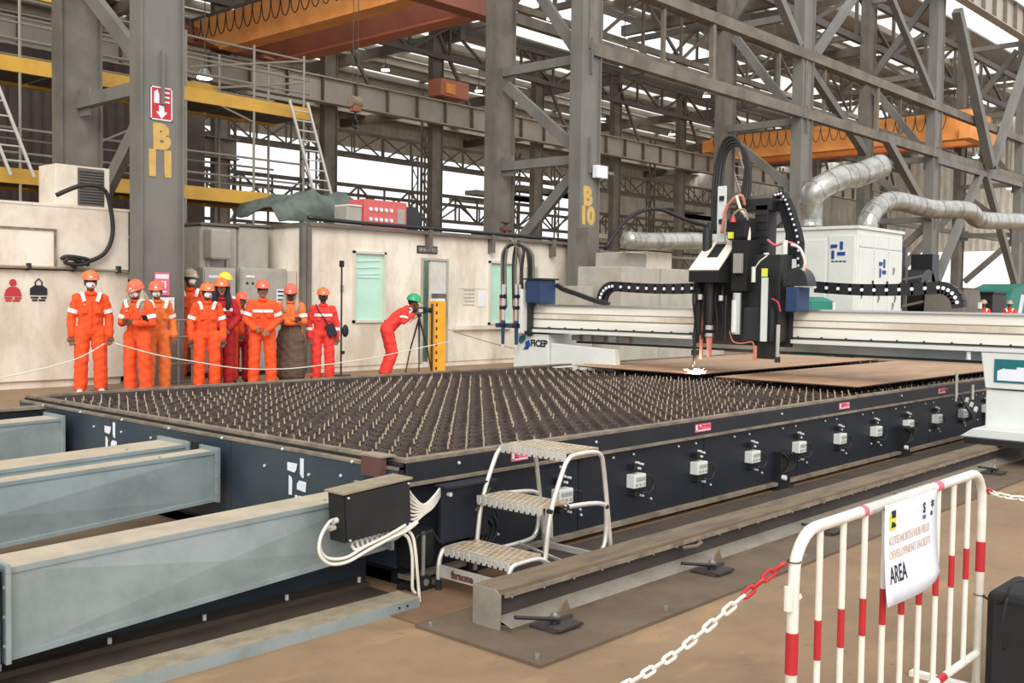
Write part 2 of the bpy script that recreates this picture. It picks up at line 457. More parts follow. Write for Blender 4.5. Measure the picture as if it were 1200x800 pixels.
# stencilled letters and signs on the first two columns
c0 = cols[0]
text('lettering', 'B', .52, (.0, -.0, 3.97), (1, 0, 0), (0, 0, 1), 'gold_text', c0, .006, .034)
text('lettering', '11', .54, (-.02, -.0, 3.54), (1, 0, 0), (0, 0, 1), 'gold_text', c0, .006, .034)
for o in c0.children:
    if o.name.startswith('lettering'): o.location = (0, .055, 0); o['label'] = 'gold stencilled letters'
c1 = cols[1]
text('lettering', 'B', .60, (-.02, .055, 3.92), (1, 0, 0), (0, 0, 1), 'gold_text', c1, .006, .034)
text('lettering', '10', .56, (-.02, .055, 3.46), (1, 0, 0), (0, 0, 1), 'gold_text', c1, .006, .034)
def plate(name, label, cat, x0, x1, z0, z1, y, m, t=.01, group=None):
    r = thing(name, label, cat, ((x0 + x1) / 2, y, (z0 + z1) / 2), group)
    w, h = (x1 - x0) / 2, (z1 - z0) / 2
    box('panel', m, r, -w, w, -t, 0, -h, h)
    return r, w, h
r, w, h = plate('arrow_sign', 'red and white fire point sign with a big down arrow on the lettered column', 'sign', 8.49, 8.87, 4.25, 4.78, 15.555, 'ink_red')
box('panel', 'paper', r, -w, w, -.012, -.002, -h, -h + .02); box('panel', 'paper', r, -w, w, -.012, -.002, h - .02, h)
box('panel', 'paper', r, -w, -w + .02, -.012, -.002, -h, h); box('panel', 'paper', r, w - .02, w, -.012, -.002, -h, h)
MB().prism([(0, -.24), (.10, -.13), (.045, -.13), (.045, -.03), (-.045, -.03), (-.045, -.13), (-.10, -.13)], 'y', -.014, -.002).build('arrow', 'paper', r)
MB().prism([(-.13, 0), (-.04, 0), (-.04, .13), (-.07, .22), (-.13, .18)], 'y', -.014, -.002).build('symbol', 'paper', r)
for k in range(3): box('symbol', 'paper', r, .03, .14, -.014, -.002, .02 + k * .075, .05 + k * .075)
r, w, h = plate('notice_sign', 'pink fire extinguisher notice low on the lettered column', 'sign', 8.55, 8.82, 1.44, 1.81, 15.545, 'pink')
box('panel', 'paper', r, -w + .02, w - .02, -.012, -.002, h - .10, h - .03)
for k in range(3): box('symbol', 'paper', r, -.07 + k * .055, -.04 + k * .055, -.014, -.002, -.08, .05)
box('symbol', 'paper', r, -.08, .08, -.014, -.002, -.14, -.11)
r, w, h = plate('notice_sign', 'white notice sheet under the pink sign on the lettered column', 'sign', 8.52, 8.90, 1.13, 1.41, 15.54, 'paper')
for k in range(4): box('print', 'ink_faint', r, -w + .03, w - .03, -.012, -.002, -.09 + k * .055, -.07 + k * .055)
r, w, h = plate('warning_sign', 'small yellow and black warning plate on the column beside the booth', 'sign', 19.62, 19.98, 2.24, 2.52, 15.545, 'gold_text')
MB().prism([(-.08, -.08), (.1, -.08), (.02, .09)], 'y', -.014, -.002).build('symbol', 'ink', r)
r = thing('junction_box', 'small white cable box clamped high on the lettered column of the booth', 'box', (20.1, 15.5, 4.55))
box('enclosure', 'paper', r, -.22, .2, -.15, .0, -.16, .14, .01); box('bracket', 'grey_steel', r, .2, .5, -.1, -.04, -.04, .03)

# ================================================================ GIRDERS AND TRUSSES
def girder(label, y, z0, z1, x0, x1, step, m='girder', group=None):
    r = thing('runway_girder', label, 'girder', (x0, y, z0), group)
    L = x1 - x0; H = z1 - z0
    box('web', m, r, 0, L, -.02, .02, .05, H - .05)
    box('flange', m, r, 0, L, -.2, .2, 0, .05); box('flange', m, r, 0, L, -.2, .2, H - .05, H)
    s = None; x = step / 2
    while x < L:
        if s is None: s = box('stiffener', 'truss', r, -.02, .02, -.19, -.02, .05, H - .05); s.location = (x, 0, 0)
        else: inst(s, r, loc=(x, 0, 0))
        x += step
    return r
girder('long pale crane girder with upright stiffeners crossing behind the bright opening', 31, 8.5, 9.45, 12, 79, 1.55)
girder('high crane girder at the upper right corner above the V brace', 15.25, 13.7, 15.0, 38, 79, 1.4)
girder('dark lower girder behind the left scaffolding', 30.9, 6.0, 6.7, -4, 20, 2.2, 'truss')

def truss(label, y, z0, z1, x0, x1, step, w=.16, m='truss', group=None, name='roof_truss', diag=True, parts=True):
    r = thing(name, label, 'truss', (x0, y, z0), group)
    L = x1 - x0; H = z1 - z0
    MB().bar((0, 0, 0), (L, 0, 0), w, w * 1.3).build('chord', m, r)
    MB().bar((0, 0, H), (L, 0, H), w, w * 1.3).build('chord', m, r)
    n = int(round(L / step)); st = L / n
    v = MB().bar((0, 0, 0), (0, 0, H), w * .6, w * .6).build('strut', m, r)
    for i in range(1, n + 1): inst(v, r, loc=(i * st, 0, 0))
    if diag:
        a = MB().bar((0, 0, 0), (st, 0, H), w * .6, w * .6).build('diagonal', m, r)
        b = MB().bar((st, 0, 0), (2 * st, 0, -H), w * .6, w * .6).build('diagonal', m, r, loc=(0, 0, H))
        for i in range(1, n):
            if i % 2 == 0: inst(a, r, loc=(i * st, 0, 0))
            elif i > 1: inst(b, r, loc=((i - 1) * st, 0, H))
    return r
truss('long grey two-chord truss running from the booth column over the cutting head', 15.6, 7.45, 9.3, 19.8, 64, 5.5, .24, diag=False)
truss('second grey truss just behind and above the front one', 18.5, 8.75, 10.6, 19.8, 64, 3.7, .2, diag=False)
truss('dark truss high under the near roof edge', 18.7, 12.3, 14.1, 0, 79, 3.7, .2, 'truss_dark')
truss('grey truss in the middle of the bay behind the booth', 24.7, 11.6, 13.6, 10, 79, 2.8, .18)
truss('dark truss resting above the pale crane girder', 31.2, 11.3, 12.6, 6, 79, 2.2, .16, 'truss_dark')
# cross trusses of the near bay at each column line
def ctruss(label, x, y0, y1, z0, z1, n=6, m='truss', w=.2):
    r = thing('cross_truss', label, 'truss', (x, y0, z0), 'cross trusses between the column rows')
    L = y1 - y0; H = z1 - z0; st = L / n
    MB().bar((0, 0, 0), (0, L, 0), w, w * 1.2).build('chord', m, r); MB().bar((0, 0, H), (0, L, H), w, w * 1.2).build('chord', m, r)
    for i in range(n):
        MB().bar((0, i * st, 0 if i % 2 else H), (0, (i + 1) * st, H if i % 2 else 0), w * .6, w * .6).build('diagonal', m, r)
        MB().bar((0, (i + 1) * st, 0), (0, (i + 1) * st, H), w * .5, w * .5).build('strut', m, r)
    return r
names = ['behind the lettered column', 'behind the booth column', 'above the cutting head', 'above the filter cabinet', 'behind the V brace', 'nearest the far right wall']
for i, x in enumerate(XB): ctruss('grey cross truss under the roof ' + names[i], x, 18.9, 30.7, 12.6, 14.2)
# row C columns
for i, (x, yy) in enumerate(((19.8, 31.4), (24.4, 31.4), (29.9, 31.4), (36.3, 31.4), (42.3, 31.4), (48.2, 31.4), (53.4, 31.4), (64.4, 31.4), (75.3, 31.4))):
    pl = ['first', 'second', 'third', 'fourth', 'fifth', 'sixth', 'seventh', 'eighth', 'ninth'][i]
    r = thing('far_column', 'grey column of the far row under the pale girder, ' + pl + ' from the left', 'column', (x, yy, 0), 'far row of columns')
    column_mesh_parts(r, -.3, .3, 0, .3, 12.8, 'truss')
    MB().bar((0, 0, 12.2), (1.8, 0, 9.6), .12, .12).build('knee_brace', 'truss', r); MB().bar((0, .15, 11.4), (0, 3.0, 12.7), .14, .16).build('knee_brace', 'truss', r)
# back lattice racks in front of the bright opening
for i, (y, z0, z1, xa, xb, st) in enumerate(((36, 5.1, 6.3, 16, 79, 1.5), (36, 2.6, 3.4, 16, 79, 1.8), (41, 8.4, 9.6, 20, 79, 1.9), (41, 5.6, 6.5, 20, 79, 1.6), (46, 3.8, 5.2, 24, 79, 2.2), (46, 9.4, 10.6, 24, 79, 2.2))):
    pos = ['upper beam of the nearest lattice rack', 'lower beam of the nearest lattice rack', 'upper beam of the middle lattice rack', 'lower beam of the middle lattice rack', 'lower beam of the farthest lattice rack', 'upper beam of the farthest lattice rack'][i]
    truss('thin lattice truss against the bright opening, ' + pos, y, z0, z1, xa, xb, st, .12, 'truss', 'lattice beams against the bright opening', 'lattice_beam')
rp = [(18, 36), (23, 36), (28, 36), (33.5, 36), (38.5, 36), (45, 36), (52, 36), (60, 36), (68, 36), (24, 46), (34, 46), (43, 46), (51, 46), (58, 46), (66, 46), (40, 52.6), (48, 52.6), (56, 52.6), (63, 52.6)]
p0 = None
for i, (x, y) in enumerate(rp):
    l = 'thin grey lattice post standing against the bright opening behind the booth'
    if p0 is None:
        p0 = thing('rack_post', l, 'post', (x, y, 0), 'posts of the lattice racks')
        for dx in (-.25, .25): MB().bar((dx, 0, 0), (dx, 0, 11.0), .09, .09).build('leg', 'truss', p0)
        q = MB()
        for k in range(14): q.bar((-.25, 0, k * .78), (.25, 0, (k + 1) * .78), .05, .05) if k % 2 else q.bar((.25, 0, k * .78), (-.25, 0, (k + 1) * .78), .05, .05)
        q.build('lacing', 'truss', p0)
    else:
        c = copy_tree(p0); c.location = (x, y, 0)
# stacked material on the racks: beams and bundles seen as silhouettes
for i in range(26):
    x = random.uniform(36, 76); y = random.choice((33, 36, 41, 46)); z = random.choice((1.2, 2.4, 3.5, 4.6, 6.5, 7.4, 7.9)); L = random.uniform(2.5, 8)
    o = MB().bx(-L / 2, L / 2, -.4, .4, 0, random.uniform(.08, .3)).build('stock_beam', random.choice(['truss', 'tan_sheet', 'girder', 'truss_dark']), loc=(x, y, z))
    tag(o, 'length of steel stock lying on the far lattice racks', 'beam', 'steel stock on the far racks')
# V brace and K brace at the right
def brace(label, pts, w=.3, m='grey_steel'):
    r = thing('diagonal_brace', label, 'brace', pts[0][0], 'big diagonal braces at the right')
    o = Vector(pts[0][0])
    for a, b in pts: MB().bar(Vector(a) - o, Vector(b) - o, w, w * .9, upv=(0, 1, 0)).build('strut', m, r)
    return r
brace('left leg of the big V brace at the upper right', [((43.0, 15.25, 13.2), (47.6, 15.25, 7.5))], .38)
brace('right leg of the big V brace at the upper right', [((52.6, 15.25, 13.4), (47.8, 15.25, 7.5))], .34)
brace('leg falling right from the foot of the V brace', [((48.0, 15.6, 7.2), (53.2, 15.6, 2.0))], .3)
brace('leg falling left from the foot of the V brace', [((47.4, 15.6, 7.2), (42.6, 15.6, 2.4))], .3)
brace('lower right crossing brace before the bright doorway', [((44.6, 18.4, 2.3), (52.6, 18.4, 6.2))], .26)
brace('horizontal tie under the foot of the V brace', [((42.2, 15.6, 7.2), (53.0, 15.6, 7.2))], .26)
brace('horizontal tie across the bright doorway', [((42.2, 18.4, 5.0), (60.0, 18.4, 5.0))], .2)
brace('inner diagonal brace above the filter cabinet', [((37.2, 15.6, 7.5), (41.7, 15.6, 4.9))], .28)
brace('upper inner diagonal brace above the filter cabinet', [((36.0, 18.4, 10.6), (41.8, 18.4, 7.7))], .3)
brace('slender diagonal rising left of the filter cabinet column', [((31.5, 15.6, 9.4), (36.0, 15.6, 13.4))], .24)
brace('slender diagonal falling to the filter cabinet column', [((36.0, 15.6, 13.4), (41.6, 15.6, 9.6))], .24)
brace('diagonal brace above the booth column leaning right', [((20.2, 15.6, 9.4), (24.6, 15.6, 14.2))], .26)
brace('diagonal brace above the cutting head leaning left', [((30.4, 15.6, 9.5), (25.0, 15.6, 14.2))], .26)

# ================================================================ CRANES
def crane(name, label, x, y0, y1, z0, z1, w, gap, festoon, m2='crane_brown'):
    r = thing(name, label, 'crane', (x, y0, z0))
    L = y1 - y0; H = z1 - z0
    def gird(xo, m):
        q = MB(); y2 = L
        q.prism([(0.0, 0), (L - 1.6, 0), (L - .1, H * .55), (L, H), (0, H)], 'x', xo, xo + w)
        return q.build('girder', m, r)
    gird(0, 'crane_orange')
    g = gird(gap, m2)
    box('flange', 'crane_orange', r, -.06, w + .06, 0, L - 1.6, -.05, 0)
    box('flange', 'crane_pink', r, gap - .06, gap + w + .06, 0, L - 1.6, -.06, 0)
    box('end_truck', m2, r, -.5, gap + w + .5, -.2, .3, -.1, H * .4); box('end_truck', m2, r, -.5, gap + w + .5, L - .3, L + .2, H * .3, H * .8)
    # festoon cable loops on the left face
    rail = MB().bar((-.25, .5, H * .96), (-.25, L - .3, H * .96), .05, .08).build('festoon_rail', 'truss_dark', r)
    lp = None; n = int((L - 1) / .48)
    for i in range(n):
        if lp is None:
            pts = [(-.22, .24 - .24 * cos(t * pi / 8) , -(.62 * H) * sin(t * pi / 8)) for t in range(9)]
            pts = [(p[0], p[1] * 1.0, p[2]) for p in pts]
            lp = MB().tube(pts, .018, 6).build('festoon_cable', 'cable_black', r); lp.location = (0, L - .8, H * .93)
        else: inst(lp, r, loc=(0, L - .8 - i * .48, H * .93))
    return r
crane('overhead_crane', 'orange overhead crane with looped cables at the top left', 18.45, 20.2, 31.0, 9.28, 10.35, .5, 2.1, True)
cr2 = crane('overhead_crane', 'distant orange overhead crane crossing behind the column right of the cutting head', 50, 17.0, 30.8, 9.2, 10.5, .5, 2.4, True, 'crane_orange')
o = thing('crane_trolley', 'small orange hoist trolley on the far girder above the bright opening', 'hoist', (29.8, 31, 9.5))
box('housing', 'crane_pink', o, -.5, 1.1, -.4, .4, .1, .8, .05); box('drum', 'crane_orange', o, -.3, .2, -.5, -.4, .2, .6)
o = thing('crane_hook', 'crane hook block hanging above the red electric panel', 'hook', (17.9, 22.0, 6.4))
for dx in (-.08, .08): MB().cyl((dx, 0, .3), (dx, 0, 3.0), .012, 6).build('hoist_rope', 'truss_dark', o)
MB().cyl((-.16, 0, .25), (.16, 0, .25), .15, 14).build('sheave', 'dust_top', o, smooth=False)
box('hook_block', 'crane_brown', o, -.12, .12, -.1, .1, -.02, .35, .02)
MB().tube([(0, 0, -.02), (0, 0, -.2), (.1, 0, -.32), (.05, 0, -.45), (-.08, 0, -.42), (-.1, 0, -.32)], .03, 8).build('hook', 'steel_dark', o)
# lamps under the roof
LP = [(17, 30.2, 8.9), (9, 26, 11.6), (22, 28, 11.2), (24, 28, 11.2), (26, 22, 10.5), (30, 22, 12.5), (36, 28, 12.4), (38, 22, 12.2), (43, 22, 12.2), (31, 36, 11.6), (37, 36, 11.6), (47, 36, 11.6), (54, 36, 11.6),
      (62, 36, 11.6), (48, 24, 12.4), (56, 24, 12.4), (62, 22, 12.4), (70, 22, 12.4), (34, 25, 10.8), (45, 28, 11.6), (26, 41, 11.5), (56, 29, 12), (70, 29, 12), (14.6, 24, 7.0), (60, 20, 9.6), (66, 20, 8.4), (74, 22, 8.0)]
l0 = None
for i, p in enumerate(LP):
    if l0 is None:
        l0 = thing('high_bay_lamp', 'round white high bay lamp hanging under the hall roof', 'lamp', p, 'high bay lamps under the roof')
        MB().cyl((0, 0, .02), (0, 0, .22), .2, 14, r1=.1).build('reflector', 'silver', l0, smooth=False)
        MB().cyl((0, 0, -.02), (0, 0, .02), .19, 14).build('diffuser', 'lamp_glow', l0)
        cd0 = MB().cyl((0, 0, 0), (0, 0, 1), .015, 6).build('cord', 'truss_dark', l0, loc=(0, 0, .2)); cd0.scale = (1, 1, (15.2 if p[1] < 31 else 12.9) - p[2] - .2)
    else:
        c = copy_tree(l0); c.location = p
        pl_ = bpy.data.lights.new('lamp_light', 'POINT'); pl_.energy = 60; pl_.color = (1, .95, .86); pl_.shadow_soft_size = .2
        po_ = bpy.data.objects.new('lamp_light', pl_); COL.objects.link(po_); po_.parent = c; po_.location = (0, 0, -.3)
        for ch in c.children:
            if ch.name.startswith('cord'): ch.scale = (1, 1, (15.2 if p[1] < 31 else 12.9) - p[2] - .2)

# ================================================================ SCAFFOLD (left)
def scaffold():
    r = thing('scaffold', 'tube scaffold with two yellow edge beams behind the lettered column', 'scaffold', (0, 20, 0))
    xs = [-2.0, .6, 3.0, 5.2, 7.0, 8.3, 9.75, 11.72, 13.4, 14.75]
    for x in xs:
        for y in (0, 1.4): MB().cyl((x, y, 0), (x, y, 7.0 if x > 11 else 9.2), .03, 7).build('upright', 'scaff', r)
    for z in (1.0, 1.8, 2.6, 3.55, 4.05, 4.5, 6.15, 6.45, 6.9, 7.6, 8.1, 8.6):
        x1 = 14.9
        x0 = -2 
        if z > 7: x1 = 10
        for y in (0, 1.4): MB().cyl((x0, y, z), (x1, y, z), .024, 6).build('ledger', 'scaff', r)
    for z in (5.68, 3.62):
        MB().bx(-2, 14.9, -.03, .05, z - .14, z + .14).build('edge_beam', 'yellow_beam', r)
        MB().bx(-2, 14.9, 1.35, 1.45, z - .14, z + .14).build('edge_beam', 'yellow_beam', r)
        for k in range(17):
            MB().bx(-2 + k, -2 + k + .94, .06, 1.34, z - .08, z - .02).build('deck_board', 'truss_dark', r)
    MB().bx(-2, 9, -.03, .05, 6.95, 7.2).build('edge_beam', 'yellow_beam', r)
    for a, b in (((4.8, 3.9), (7.6, 4.9)), ((11.0, 6.0), (13.4, 5.3)), ((9, 4.0), (11.7, 5.4)), ((11.8, 6.25), (14.8, 6.9)), ((12.4, 5.9), (14.8, 6.4))):
        MB().cyl((a[0], 0, a[1]), (b[0], 0, b[1]), .024, 6).build('brace_tube', 'scaff', r)
    box('toe_panel', 'yellow_beam', r, 11.2, 12.6, .2, .3, 5.8, 6.0)
scaffold()
def ladder(label, a, b, w=.42, n=14, dirv=(1, 0, 0)):
    r = thing('ladder', label, 'ladder', a); A = Vector((0, 0, 0)); B = Vector(b) - Vector(a); d = Vector(dirv) * w
    for s in (A, A + d): MB().bar(s, s + B, .06, .05).build('rail', 'ladder', r)
    ru = MB().cyl((0, 0, 0), d, .016, 6).build('rung', 'ladder', r, loc=B * (1 / (n + 1)))
    for i in range(2, n + 1): inst(ru, r, loc=B * (i / (n + 1)))
ladder('pale ladder leaning on the far left scaffold', (8.0, 19.7, 3.6), (6.5, 19.9, 7.6))
ladder('pale ladder leaning at the end of the scaffold above the tarpaulin', (16.0, 19.5, 0), (14.2, 19.8, 5.9), .5, 26)
ladder('pale ladder leaning behind the filter cabinet', (37.1, 19.4, 0), (32.6, 19.8, 8.0), .8, 24)

# ================================================================ CABINS BEHIND THE WORKERS
r = thing('control_cabin', 'cream steel cabin at the left edge with two warning stickers on its wall', 'cabin', (4.4, 16.0, 0))
X0, X1 = 0.0, 3.94
box('wall_panel', 'cream', r, X0, X1, 0, 2.3, .12, 1.80)
box('upper_panel', 'cream2', r, X0, X1, -.02, 2.3, 1.84, 2.78)
box('skid', 'cream', r, X0 + .1, X1 - .1, .05, 2.2, 0, .12)
box('roof', 'cream2', r, X0, X1 + .02, -.03, 2.32, 2.78, 2.82)
box('access_panel', 'cream', r, .4, 2.72, -.04, -.02, 1.86, 2.40)
for z in (1.84, 2.42): MB().bar((.3, -.05, z), (2.76, -.05, z), .02, .03).build('panel_edge', 'rim_dust', r)
MB().bar((2.74, -.05, 1.84), (2.74, -.05, 2.42), .03, .02).build('panel_edge', 'rim_dust', r)
MB().tube([(0, -.07, 1.84), (1.6, -.07, 1.83), (2.9, -.07, 1.84), (3.7, -.07, 1.82), (3.93, -.05, 1.8), (3.95, -.04, 1.7)], .022, 8).build('conduit', 'dust_top', r)
for x in (.6, 1.6, 2.3, 3.0, 3.72): MB().bx(x, x + .05, -.11, 0, 1.79, 1.9).build('conduit_clip', 'steel_dark', r)
o = thing('warning_sticker', 'red no-entry figure sticker on the left cabin wall', 'sticker', (6.52, 15.995, 1.5))
MB().cyl((0, -.006, .10), (0, 0, .10), .055, 14).build('symbol', 'ink_red', o); MB().prism([(-.13, -.10), (.13, -.10), (.1, 0), (.05, .04), (-.05, .04), (-.1, 0)], 'y', -.006, 0).build('symbol', 'ink_red', o)
for (a, b, c_) in ((-.12, -.01, -.125), (.02, .12, -.125), (-.11, -.03, -.165), (-.01, .10, -.165)): box('print', 'ink_red', o, a, b, -.006, 0, c_ - .012 - .006 * (c_ > -.13), c_ + .012)
o = thing('warning_sticker', 'black padlock shaped sticker on the left cabin wall', 'sticker', (6.90, 15.995, 1.5))
MB().tube([(-.05, -.003, .02), (-.05, -.003, .12), (0, -.003, .17), (.05, -.003, .12), (.05, -.003, .02)], .01, 6).build('symbol', 'ink', o)
MB().prism([(-.13, -.08), (.13, -.08), (.13, .02), (.06, .07), (-.06, .07), (-.13, .02)], 'y', -.006, 0).build('symbol', 'ink', o)
for (a, b, c_) in ((-.12, .0, -.115), (.03, .12, -.115), (-.10, -.02, -.155), (.0, .10, -.155)): box('print', 'ink', o, a, b, -.006, 0, c_ - .014, c_ + .012)
# air conditioner
r = thing('air_conditioner', 'boxy air conditioner unit standing on the roof of the left cabin', 'air conditioner', (7.3, 16.3, 2.82))
box('casing', 'cream2', r, 0, .36, 0, .6, 0, .66, .01); box('casing', 'cream2', r, .8, .88, 0, .6, 0, .66); box('casing', 'cream2', r, .36, .8, .03, .6, 0, .66)
box('grille', 'grey_steel2', r, .37, .79, 0, .03, .04, .63)
for k in range(12): box('grille_slat', 'steel_dark', r, .38, .78, -.012, 0, .07 + k * .045, .085 + k * .045)
# loose black cable
o = MB().tube(smooth_path([(7.15, 15.94, 2.95), (7.5, 15.85, 3.12), (7.85, 15.84, 3.1), (7.98, 15.86, 2.8), (8.02, 15.88, 2.4), (7.9, 15.9, 2.1), (7.62, 15.9, 1.95), (7.35, 15.9, 1.9)], 6), .035, 8).build('cable', 'cable_black', smooth=True)
tag(o, 'thick dark cable drooping in an arc down the left cabin wall', 'cable')
o = MB().tube(smooth_path([(7.2, 15.9, 1.98), (7.3, 15.84, 2.02), (7.6, 15.83, 1.98), (7.5, 15.84, 1.9), (7.25, 15.85, 1.92), (7.32, 15.84, 1.99), (7.62, 15.86, 1.9)], 6), .03, 8).build('cable_coil', 'cable_black', smooth=True)
tag(o, 'coil of dark cable hung on the conduit of the left cabin', 'cable')

# electrical cabinets
def ecab(label, x0, x1, z1, disp):
    r = thing('control_cabinet', label, 'cabinet', (x0, 16.25, 0)); w = x1 - x0
    box('body', 'grey_box', r, 0, w, 0, .6, .08, z1, .01); box('plinth', 'black', r, .02, w - .02, .03, .58, 0, .08)
    box('door', 'grey_box', r, .02, w - .02, -.02, 0, .12, z1 - .04, .006)
    for k in range(3): MB().cyl((.12 + k * .12, -.035, z1 - .28), (.12 + k * .12, -.02, z1 - .28), .022, 10).build('switch', 'black', r)
    box('nameplate', 'paper', r, .1, .28, -.026, -.02, z1 - .18, z1 - .14)
    if disp:
        box('schedule_plate', 'paper', r, w - .24, w - .05, -.026, -.02, z1 - .78, z1 - .38)
        for k in range(5): box('print', 'ink', r, w - .22, w - .07, -.028, -.026, z1 - .74 + k * .075, z1 - .71 + k * .075)
    else:
        MB().cyl((.14, -.035, z1 - .42), (.14, -.02, z1 - .42), .02, 10).build('switch', 'black', r)
    box('handle', 'black', r, w - .09, w - .06, -.05, -.02, z1 * .5, z1 * .5 + .16)
    return r
ecab('grey electrical cabinet behind the worker in the yellow helmet', 9.86, 10.52, 1.94, False)
ecab('grey electrical cabinet with a printed plate beside the booth', 10.62, 11.62, 1.96, True)
o = box('electrical_riser', 'cream', None, 11.64, 11.88, 16.3, 16.9, 0, 1.93, .01); tag(o, 'narrow pale riser box squeezed between grey cabinet and booth corner post', 'cabinet')
# transformer like bodies
def tank(label, x0, x1, z0, z1, y, ribs):
    r = thing('transformer', label, 'transformer', (x0, y, z0)); w = x1 - x0; h = z1 - z0
    box('tank', 'grey_box', r, 0, w, 0, .8, 0, h, .05)
    for k in range(ribs): MB().bx(w * (k + .3) / ribs, w * (k + .3) / ribs + .05, -.05, 0, .05, h - .05).build('rib', 'grey_box', r, bevel=.01)
    box('cover', 'grey_steel2', r, -.02, w + .02, -.04, .84, h, h + .05, .01)
    return r
tank('tall grey ribbed transformer left of the booth, partly behind the column', 10.2, 10.98, .0, 2.72, 16.9, 2)
tank('rounded grey switch housing above the electrical cabinets', 11.0, 11.68, 0, 2.75, 16.9, 0)
o = MB().bx(0, .42, -.28, 0, 0, .55).build('breaker_box', 'grey_box', loc=(10.25, 16.89, 2.1), bevel=.04); tag(o, 'small grey breaker box mounted on the tall transformer', 'box')
# small boxes behind the column
box_ = thing('tool_cabinet', 'dark grey steel cabinet standing left of the lettered column', 'cabinet', (8.42, 16.05, 0))
box('body', 'grey_steel2', box_, -.06, .7, .0, .5, 0, 2.35, .01); box('door', 'grey_steel', box_, -.02, .3, -.02, 0, .1, 2.3)

# ================================================================ BOOTH
r = thing('booth', 'long cream control booth with green windows behind the table', 'booth', (11.9, 16.0, 0))
W = 8.2; H0, H1 = .1, 2.77
DX0, DX1, DZ = 2.94, 3.62, 2.24
wins = [(1.08, 1.92, .95, 2.36), (4.93, 5.85, .88, 2.3)]
q = MB()
xs = [0, 1.1, 1.9, DX0, DX1, 4.95, 5.83, W]
q.bx(0, 1.1, 0, .08, H0, H1); q.bx(1.1, 1.9, 0, .08, H0, .98); q.bx(1.1, 1.9, 0, .08, 2.33, H1); q.bx(1.9, DX0, 0, .08, H0, H1); q.bx(DX0, DX1, 0, .08, DZ, H1)
q.bx(DX1, 4.95, 0, .08, H0, H1); q.bx(4.95, 5.83, 0, .08, H0, .9); q.bx(4.95, 5.83, 0, .08, 2.27, H1); q.bx(5.83, W, 0, .08, H0, H1)
q.bx(0, .08, .08, 2.5, H0, H1); q.bx(W - .08, W, .08, 2.5, H0, H1); q.bx(0, W, 2.42, 2.5, H0, H1)
q.build('wall', 'cream', r)
box('roof', 'grey_steel2', r, -.05, W + .05, -.12, 2.55, H1, H1 + .07)
box('floor_frame', 'cream', r, 0, W, .02, 2.5, 0, .1)
for x in (-.14, -.02): box('corner_post', 'grey_steel2', r, x - .05, x + .05, -.1, .0, 0, H1)
for x in (3.0, 7.0, 4.9): box('roof_bracket', 'grey_steel2', r, x, x + .08, -.16, .0, H1 - .3, H1 + .1)
for (a, b, c, d) in wins:
    a_, b_ = a, b
    for nm, bb in (('window_frame', (a, b, d - .05, d)), ('window_frame', (a, b, c, c + .05)), ('window_frame', (a, a + .05, c, d)), ('window_frame', (b - .05, b, c, d))):
        box(nm, 'frame_alu', r, bb[0], bb[1], -.04, .04, bb[2], bb[3])
    p = box('window_pane', 'glass_green', r, a + .05, b - .05, .02, .035, c + .05, d - .05)
    p['label'] = 'pale green glass pane'
for k in range(3): MB().bar((1.2, .0, 1.9 + k * .13), (1.78, .0, 1.93 + k * .13), .01, .012).build('glass_print', 'paper', r)
box('glass_print', 'paper', r, 1.2, 1.78, .0, .01, 1.84, 1.86)
for bb in ((DX0 - .05, DX0, H0, DZ + .05), (DX1, DX1 + .05, H0, DZ + .05), (DX0, DX1, DZ, DZ + .05)): box('door_frame', 'grey_box', r, bb[0], bb[1], -.03, .06, bb[2], bb[3])
d = box('door', 'door_leaf', r, DX0 + .2, DX1, .0, .03, H0, DZ)
MB().bx(DX0 + .26, DX0 + .29, -.05, 0, 1.0, 1.12).build('door_handle', 'steel_dark', d)
box('inner_wall', 'glass_green', r, DX0 - .6, DX1 + .6, 1.0, 1.04, H0, 2.7)
box('ceiling_lamp', 'lamp_glow', r, DX0 - .3, DX1 + .3, .4, .6, 2.68, 2.72)
MB().bx(DX0 + .10, DX0 + .34, .5, .7, .6, 1.62).build('cabinet', 'ink', r)
box('door_sign', 'ink', r, 2.77, 3.35, -.012, 0, 2.38, 2.54)
box('sign_panel', 'grey_steel', r, 2.80, 3.32, -.015, -.012, 2.405, 2.515)
for a, b in ((2.84, 2.92), (2.95, 3.13), (3.18, 3.22)): box('print', 'grey_box', r, a, b, -.018, -.015, 2.44, 2.48)
box('notice', 'ink_blue', r, 4.62, 4.83, -.012, 0, 1.28, 1.6).data.materials[0] = MATS['paper']
for k in range(5): box('handwriting', 'grey_box', r, 4.15 + .03 * (k % 2), 4.5, -.004, 0, 1.3 + k * .08, 1.325 + k * .08)
box('handwriting', 'grey_box', r, 4.0, 4.9, -.004, 0, 1.66, 1.67)
box('switch_plate', 'grey_box', r, .78, .86, -.02, 0, 1.55, 1.68)
box('handrail', 'cream2', r, DX1 + .2, 5.6, -.1, -.04, .78, .86)
box('meter_box', 'grey_steel2', r, 3.2, 3.45, -.2, 0, 1.1, 1.55)
box('window_frame', 'frame_alu', r, 6.1, 6.6, -.03, .0, 1.75, 2.25); box('window_pane', 'grey_box', r, 6.15, 6.55, -.036, -.03, 1.8, 2.2)
